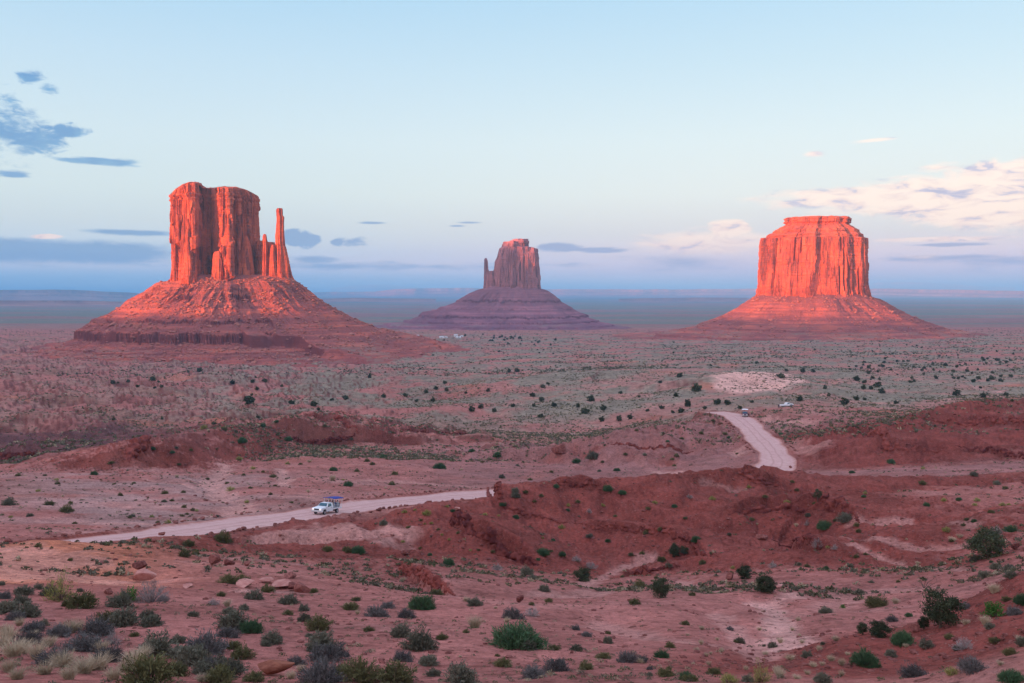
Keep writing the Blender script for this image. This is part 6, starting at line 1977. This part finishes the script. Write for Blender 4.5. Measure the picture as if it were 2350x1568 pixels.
def tour_truck(name, label, body, tarp, group=None, canopy=True):
    """x forward. A pickup cab with an open bench-seat deck under a raised sun shade"""
    root = tag(empty(name), label, 'truck', group)
    cab = [(2.85, 0.52, .90), (2.92, 0.72, .92), (2.90, 1.02, .92), (2.70, 1.12, .92), (1.62, 1.24, .93), (1.30, 1.28, .92), (0.72, 1.84, .72), (-0.35, 1.88, .72), (-0.62, 1.80, .76), (-0.66, 1.20, .94), (-0.66, 0.50, .92),
           (1.20, 0.46, .92), (1.32, 0.80, .93), (1.62, 0.94, .93), (1.95, 0.94, .93), (2.25, 0.80, .93), (2.35, 0.50, .92)]
    bm_obj('body', lambda bm: side_body(bm, cab), body, root, 0.05)

    def ws(bm):
        v = [bm.verts.new(p) for p in [(1.26, -.80, 1.33), (1.26, .80, 1.33), (0.80, .66, 1.79), (0.80, -.66, 1.79)]]
        v2 = [bm.verts.new((p.co.x + .035, p.co.y, p.co.z + .03)) for p in v]
        bm.faces.new(v2); bm.faces.new(v[::-1])
        for i in range(4): bm.faces.new((v[i], v[(i + 1) % 4], v2[(i + 1) % 4], v2[i]))
    bm_obj('windscreen', ws, M_glass, root)
    for s_ in (-1, 1):
        def sw(bm, s_=s_):
            q_ = [(0.98, .905, 1.30), (-0.10, .92, 1.30), (-0.10, .765, 1.76), (0.66, .745, 1.76)]
            v = [bm.verts.new((x, s_ * y, z)) for x, y, z in q_]
            v2 = [bm.verts.new((x, s_ * (y + .03), z)) for x, y, z in q_]
            bm.faces.new(v2); bm.faces.new(v[::-1])
            for i in range(4): bm.faces.new((v[i], v[(i + 1) % 4], v2[(i + 1) % 4], v2[i]))
        bm_obj('side_window', sw, M_glass, root)
        dr = bm_obj('door', lambda bm, s_=s_: add_box(bm, (0.28, s_ * .935, 0.88), (1.02, .03, .66)), body, root, 0.012)
        bm_obj('door_handle', lambda bm, s_=s_: add_box(bm, (-0.12, s_ * .96, 1.06), (.16, .03, .04)), M_dark, dr)
        hl = bm_obj('headlight', lambda bm, s_=s_: add_box(bm, (2.90, s_ * .68, 0.92), (.08, .36, .17)), M_lamp, root, 0.02)
        bm_obj('mirror', lambda bm, s_=s_: add_box(bm, (0.98, s_ * 1.06, 1.36), (.08, .2, .17)), M_dark, root, 0.02)
    bm_obj('grille', lambda bm: [add_box(bm, (2.925, 0, z), (.04, .92, .035)) for z in (.80, .87, .94, 1.01)] + [add_box(bm, (2.915, 0, .9), (.03, .94, .26))], M_dark, root)
    bm_obj('bumper', lambda bm: add_box(bm, (3.0, 0, .56), (.16, 1.84, .2)), M_rim, root, 0.03)
    bm_obj('chassis', lambda bm: [add_box(bm, (0.0, s_ * .45, .50), (5.4, .12, .16)) for s_ in (-1, 1)] + [add_box(bm, (-1.9, 0, .40), (.3, 1.5, .16))], M_dark, root)
    if canopy:
        bm_obj('deck', lambda bm: (add_box(bm, (-1.95, 0, .82), (2.6, 2.0, .10)), add_box(bm, (-1.95, -1.0, .90), (2.6, .04, .16)), add_box(bm, (-1.95, 1.0, .90), (2.6, .04, .16))), body, root)
        for i, x in enumerate((-0.95, -1.75, -2.55)):
            bm_obj('bench_seat', lambda bm, x=x: (add_box(bm, (x, 0, 1.08), (.42, 1.8, .12)), add_box(bm, (x - .24, 0, 1.40), (.08, 1.8, .52)), add_box(bm, (x, 0, .95), (.3, 1.6, .18))), M_seat, root, 0.03)
        bm_obj('side_rail', lambda bm: [add_cyl(bm, (-0.75, s_ * 1.0, z), (-3.2, s_ * 1.0, z), .022, seg=6) for s_ in (-1, 1) for z in (1.18, 1.42)], body, root)
        for x in (-0.75, -1.95, -3.2):
            for s_ in (-1, 1):
                bm_obj('post', lambda bm, x=x, s_=s_: add_cyl(bm, (x, s_ * 1.0, .84), (x, s_ * .98, 2.44), .026, seg=8), body, root)

        def shade(bm):
            n = 7
            xs = np.linspace(-3.45, -0.45, 6); ys = np.linspace(-1.16, 1.16, n)
            top = [[bm.verts.new((x, y, 2.52 + 0.10 * (1 - (y / 1.16) ** 2) - .02 * math.sin(i * 2.1))) for y in ys] for i, x in enumerate(xs)]
            bot = [[bm.verts.new((v.co.x, v.co.y, v.co.z - .07)) for v in r_] for r_ in top]
            for i in range(5):
                for j in range(n - 1):
                    bm.faces.new((top[i][j], top[i][j + 1], top[i + 1][j + 1], top[i + 1][j]))
                    bm.faces.new((bot[i][j], bot[i + 1][j], bot[i + 1][j + 1], bot[i][j + 1]))
            for i in range(5):
                bm.faces.new((top[i][0], top[i + 1][0], bot[i + 1][0], bot[i][0])); bm.faces.new((top[i][-1], bot[i][-1], bot[i + 1][-1], top[i + 1][-1]))
            for j in range(n - 1):
                bm.faces.new((top[0][j], bot[0][j], bot[0][j + 1], top[0][j + 1])); bm.faces.new((top[-1][j], top[-1][j + 1], bot[-1][j + 1], bot[-1][j]))
        bm_obj('sun_shade', shade, tarp, root)
    else:
        bm_obj('cargo_bed', lambda bm: (add_box(bm, (-1.95, 0, .70), (2.5, 1.84, .10)), add_box(bm, (-1.95, -.92, .96), (2.5, .08, .50)), add_box(bm, (-1.95, .92, .96), (2.5, .08, .50)), add_box(bm, (-0.74, 0, .96), (.08, 1.8, .50))), body, root, 0.02)
        bm_obj('tailgate', lambda bm: add_box(bm, (-3.22, 0, .96), (.07, 1.80, .48)), body, root, 0.02)
    wheels(root, (1.80, -2.0), 0.84)
    return root


def on_ground(root, x, y, heading, scale=1.0):
    z = float(ground(x, y)) + 0.05 + CZ
    fx, fy = math.cos(heading), math.sin(heading)
    zf = float(ground(x + fx * 1.8, y + fy * 1.8)); zr = float(ground(x - fx * 2.0, y - fy * 2.0))
    sx, sy = -fy, fx
    zl = float(ground(x + sx * .85, y + sy * .85)); zrr = float(ground(x - sx * .85, y - sy * .85))
    root.location = (x, y, (zf + zr) / 2 + 0.05 + CZ)
    root.rotation_euler = (math.atan2(zl - zrr, 1.7), -math.atan2(zf - zr, 3.8), heading)
    root.scale = (scale,) * 3


def road_spot(px, py, rmin, rmax, side=0.0):
    p = hit_fn(ground, px, py, rmin, rmax)
    i = int(np.argmin(np.hypot(ROAD[:, 0] - p[0], ROAD[:, 1] - p[1])))
    d = ROAD[min(i + 2, len(ROAD) - 1)] - ROAD[max(i - 2, 0)]
    return p[0], p[1], math.atan2(d[1], d[0])


tr1 = tour_truck('tour_truck', 'white open-sided tour truck with a blue sun shade and lit headlights on the near road', M_white, M_blue)
x1, y1, hd = road_spot(748, 1179, 142, 200)
on_ground(tr1, x1, y1, hd + math.pi)
tr2 = tour_truck('tour_truck', 'maroon tour truck with a white sun shade at the top of the far road', M_maroon, M_wtarp)
x2, y2, hd2 = road_spot(1701, 956, 330, 400)
on_ground(tr2, x2 + 1.5, y2, -math.pi / 2 - 0.25)
tr3 = tour_truck('pickup_truck', 'white pickup parked on the small rise beyond the far road', M_white, M_wtarp, canopy=False)
p3 = hit(1806, 934, 300, 700)
on_ground(tr3, p3[0], p3[1], 0.25)


# ------------------------------------------------------------------ people
def skin_body(name, J, E_, Rd_, mats, seat=False):
    me = bpy.data.meshes.new(name)
    me.from_pydata(J, E_, [])
    o = bpy.data.objects.new(name, me)
    COL.objects.link(o)
    m1 = o.modifiers.new('skin', 'SKIN')
    for i, r_ in enumerate(Rd_):
        me.skin_vertices[0].data[i].radius = r_ if isinstance(r_, tuple) else (r_, r_)
    me.skin_vertices[0].data[0].use_root = True
    m2 = o.modifiers.new('sub', 'SUBSURF'); m2.levels = 1; m2.render_levels = 1
    dg = bpy.context.evaluated_depsgraph_get()
    m_new = bpy.data.meshes.new_from_object(o.evaluated_get(dg))
    bpy.data.objects.remove(o)
    return m_new


M_skin = plain_mat('skin', (0.42, 0.24, 0.17), 0.6, 0.3)
M_hair = plain_mat('dark_hair', (0.03, 0.02, 0.018), 0.7, 0.3)
M_trouser = plain_mat('dark_trousers', (0.05, 0.055, 0.09), 0.85, 0.1)


def figure(pose, shirt):
    """one continuous body, x forward, feet or seat at the origin's height"""
    if pose == 'seated':
        z = 0.12
        J = [(0, 0, z), (0, 0, z + .28), (0, 0, z + .46), (0.02, 0, z + .56), (0.04, 0, z + .70), (0, .09, z), (.42, .10, z + .02), (.46, .10, z - .42), (.58, .10, z - .46), (0, -.09, z), (.42, -.10, z + .02), (.46, -.10, z - .42), (.58, -.10, z - .46),
             (0, .19, z + .46), (.06, .24, z + .20), (.30, .18, z + .12), (0, -.19, z + .46), (.06, -.24, z + .20), (.30, -.18, z + .12)]
    else:
        z = 0.90
        J = [(0, 0, z), (0, 0, z + .28), (0, 0, z + .48), (0.01, 0, z + .58), (0.02, 0, z + .72), (0, .09, z - .04), (.03, .11, .48), (0, .12, .07), (.15, .13, .04), (0, -.09, z - .04), (.0, -.11, .48), (-.03, -.12, .07), (.12, -.13, .04),
             (0, .19, z + .47), (.0, .24, z + .20), (.06, .25, z - .06), (0, -.19, z + .47), (.0, -.24, z + .20), (.08, -.25, z - .06)]
    E_ = [(0, 1), (1, 2), (2, 3), (3, 4), (0, 5), (5, 6), (6, 7), (7, 8), (0, 9), (9, 10), (10, 11), (11, 12), (2, 13), (13, 14), (14, 15), (2, 16), (16, 17), (17, 18)]
    Rd_ = [(.15, .12), (.14, .11), (.15, .10), .055, (.10, .115), .085, .06, .045, .035, .085, .06, .045, .035, .06, .045, .03, .06, .045, .03]
    me = skin_body('person_body', J, E_, Rd_, None)
    for m_ in (shirt, M_trouser, M_skin): me.materials.append(m_)
    for p in me.polygons:
        c_ = p.center
        p.use_smooth = True
        hip = z + 0.03
        if c_.z > J[3][2] - 0.03: p.material_index = 2
        elif pose == 'seated' and (c_.x > 0.14 and c_.z < z + .10) or c_.z < hip - .02: p.material_index = 1
        elif pose != 'seated' and abs(c_.y) > .2 and c_.z < z + .06: p.material_index = 2
    return me, J[4]


def person(label, pose, shirt, mat_world, parentless=True, scale=1.0):
    me, head = figure(pose, shirt)
    o = link('person', me)
    o.matrix_world = mat_world @ Matrix.Diagonal((scale, scale, scale, 1))
    tag(o, label, 'person', None)

    def hair(bm):
        bmesh.ops.create_uvsphere(bm, u_segments=12, v_segments=8, radius=.125, matrix=Matrix.Translation((head[0] - .02, head[1], head[2] + .045)))
        bmesh.ops.delete(bm, geom=[v for v in bm.verts if v.co.z < head[2] + .02 and v.co.x > head[0] - .02], context='VERTS')
    bm_obj('hair', hair, M_hair, o, smooth=True)
    return o


bpy.context.view_layer.update()
shirts = [plain_mat('shirt_' + n, c_, 0.85, 0.1) for n, c_ in (('dark', (0.06, 0.04, 0.05)), ('blue', (0.05, 0.08, 0.22)), ('tan', (0.30, 0.22, 0.15)), ('white', (0.6, 0.62, 0.66)), ('brown', (0.13, 0.07, 0.05)), ('navy', (0.03, 0.04, 0.1)))]
spots = [(-1.0, -.55, 0, 'in a dark shirt on the front bench of the white truck, camera side'), (-1.0, .5, 2, 'in a tan shirt on the front bench of the white truck, far side'), (-1.8, -.5, 4, 'in a brown shirt on the middle bench of the white truck, camera side'),
         (-1.8, .45, 1, 'in a blue shirt on the middle bench of the white truck, far side'), (-2.6, -.45, 5, 'in a navy shirt on the rear bench of the white truck, camera side'), (-2.6, .5, 3, 'in a white shirt on the rear bench of the white truck, far side')]
for x, y, k, lab in spots:
    o = person('passenger ' + lab, 'seated', shirts[k], tr1.matrix_world @ Matrix.Translation((x, y, 1.13)))
    o['group'] = 'passengers on the white tour truck'
for dx_, dy_, k, lab in [(-1.6, -.4, 0, 'standing person in dark clothes left of the parked white pickup'), (-.9, .2, 5, 'standing person in navy behind the one in dark clothes by the parked pickup')]:
    q_ = hit(1792 + dx_, 936, 300, 700)
    xx, yy = q_[0] + dx_ * .6, q_[1] + dy_
    o = person(lab, 'standing', shirts[k], Matrix.Translation((xx, yy, float(ground(xx, yy)) + CZ - .02)) @ Matrix.Rotation(-1.2 + dx_, 4, 'Z'))
    o['group'] = 'people by the parked pickup'

# ------------------------------------------------------------------ faraway white buildings of a small settlement
M_roof = plain_mat('pale_roof', (0.62, 0.64, 0.68), 0.7, 0.2)
M_wall = plain_mat('white_wall', (0.72, 0.72, 0.72), 0.8, 0.2)
BL = [(958, 774, 6, 4.5, 'lone white cottage at the left end of the distant settlement'), (951, 777, 8, 3.0, 'low pale shed below the lone white cottage of the distant settlement'), (1014, 776, 10, 3.5, 'white building west of the middle of the distant settlement'), (1024, 776, 5, 3.0, 'small white hut in the middle of the distant settlement'),
      (1046, 773, 8, 5.0, 'tallest white building of the distant settlement'), (1052, 776, 12, 3.0, 'long low white building at the right end of the distant settlement'), (1060, 774, 5, 3.5, 'small white hut at the right end of the distant settlement')]
for x, y, w_, h_, lab in BL:
    p = hit(x, y, 1200, 3000)
    r_ = math.hypot(p[0], p[1])
    wm = w_ * r_ / F; dm = 6.0
    root = tag(empty('house', (p[0], p[1], p[2] + CZ - 0.3), rr_.uniform(-.3, .3)), lab, 'house', 'white houses of the distant settlement')
    bm_obj('wall', lambda bm: add_box(bm, (0, 0, h_ * .4), (wm, dm, h_ * .8)), M_wall, root)

    def roof(bm):
        v = [bm.verts.new(c_) for c_ in [(-wm * .54, -dm * .56, h_ * .8), (wm * .54, -dm * .56, h_ * .8), (wm * .54, dm * .56, h_ * .8), (-wm * .54, dm * .56, h_ * .8), (-wm * .54, 0, h_ * 1.15), (wm * .54, 0, h_ * 1.15)]]
        for f in ((0, 1, 5, 4), (2, 3, 4, 5), (0, 4, 3), (1, 2, 5), (3, 2, 1, 0)): bm.faces.new([v[i] for i in f])
    bm_obj('roof', roof, M_roof, root)
    bm_obj('door', lambda bm: add_box(bm, (wm * .1, -dm * .5 - .03, h_ * .35), (1.1, .06, 2.0 if h_ > 3 else 1.8)), M_dark, root)
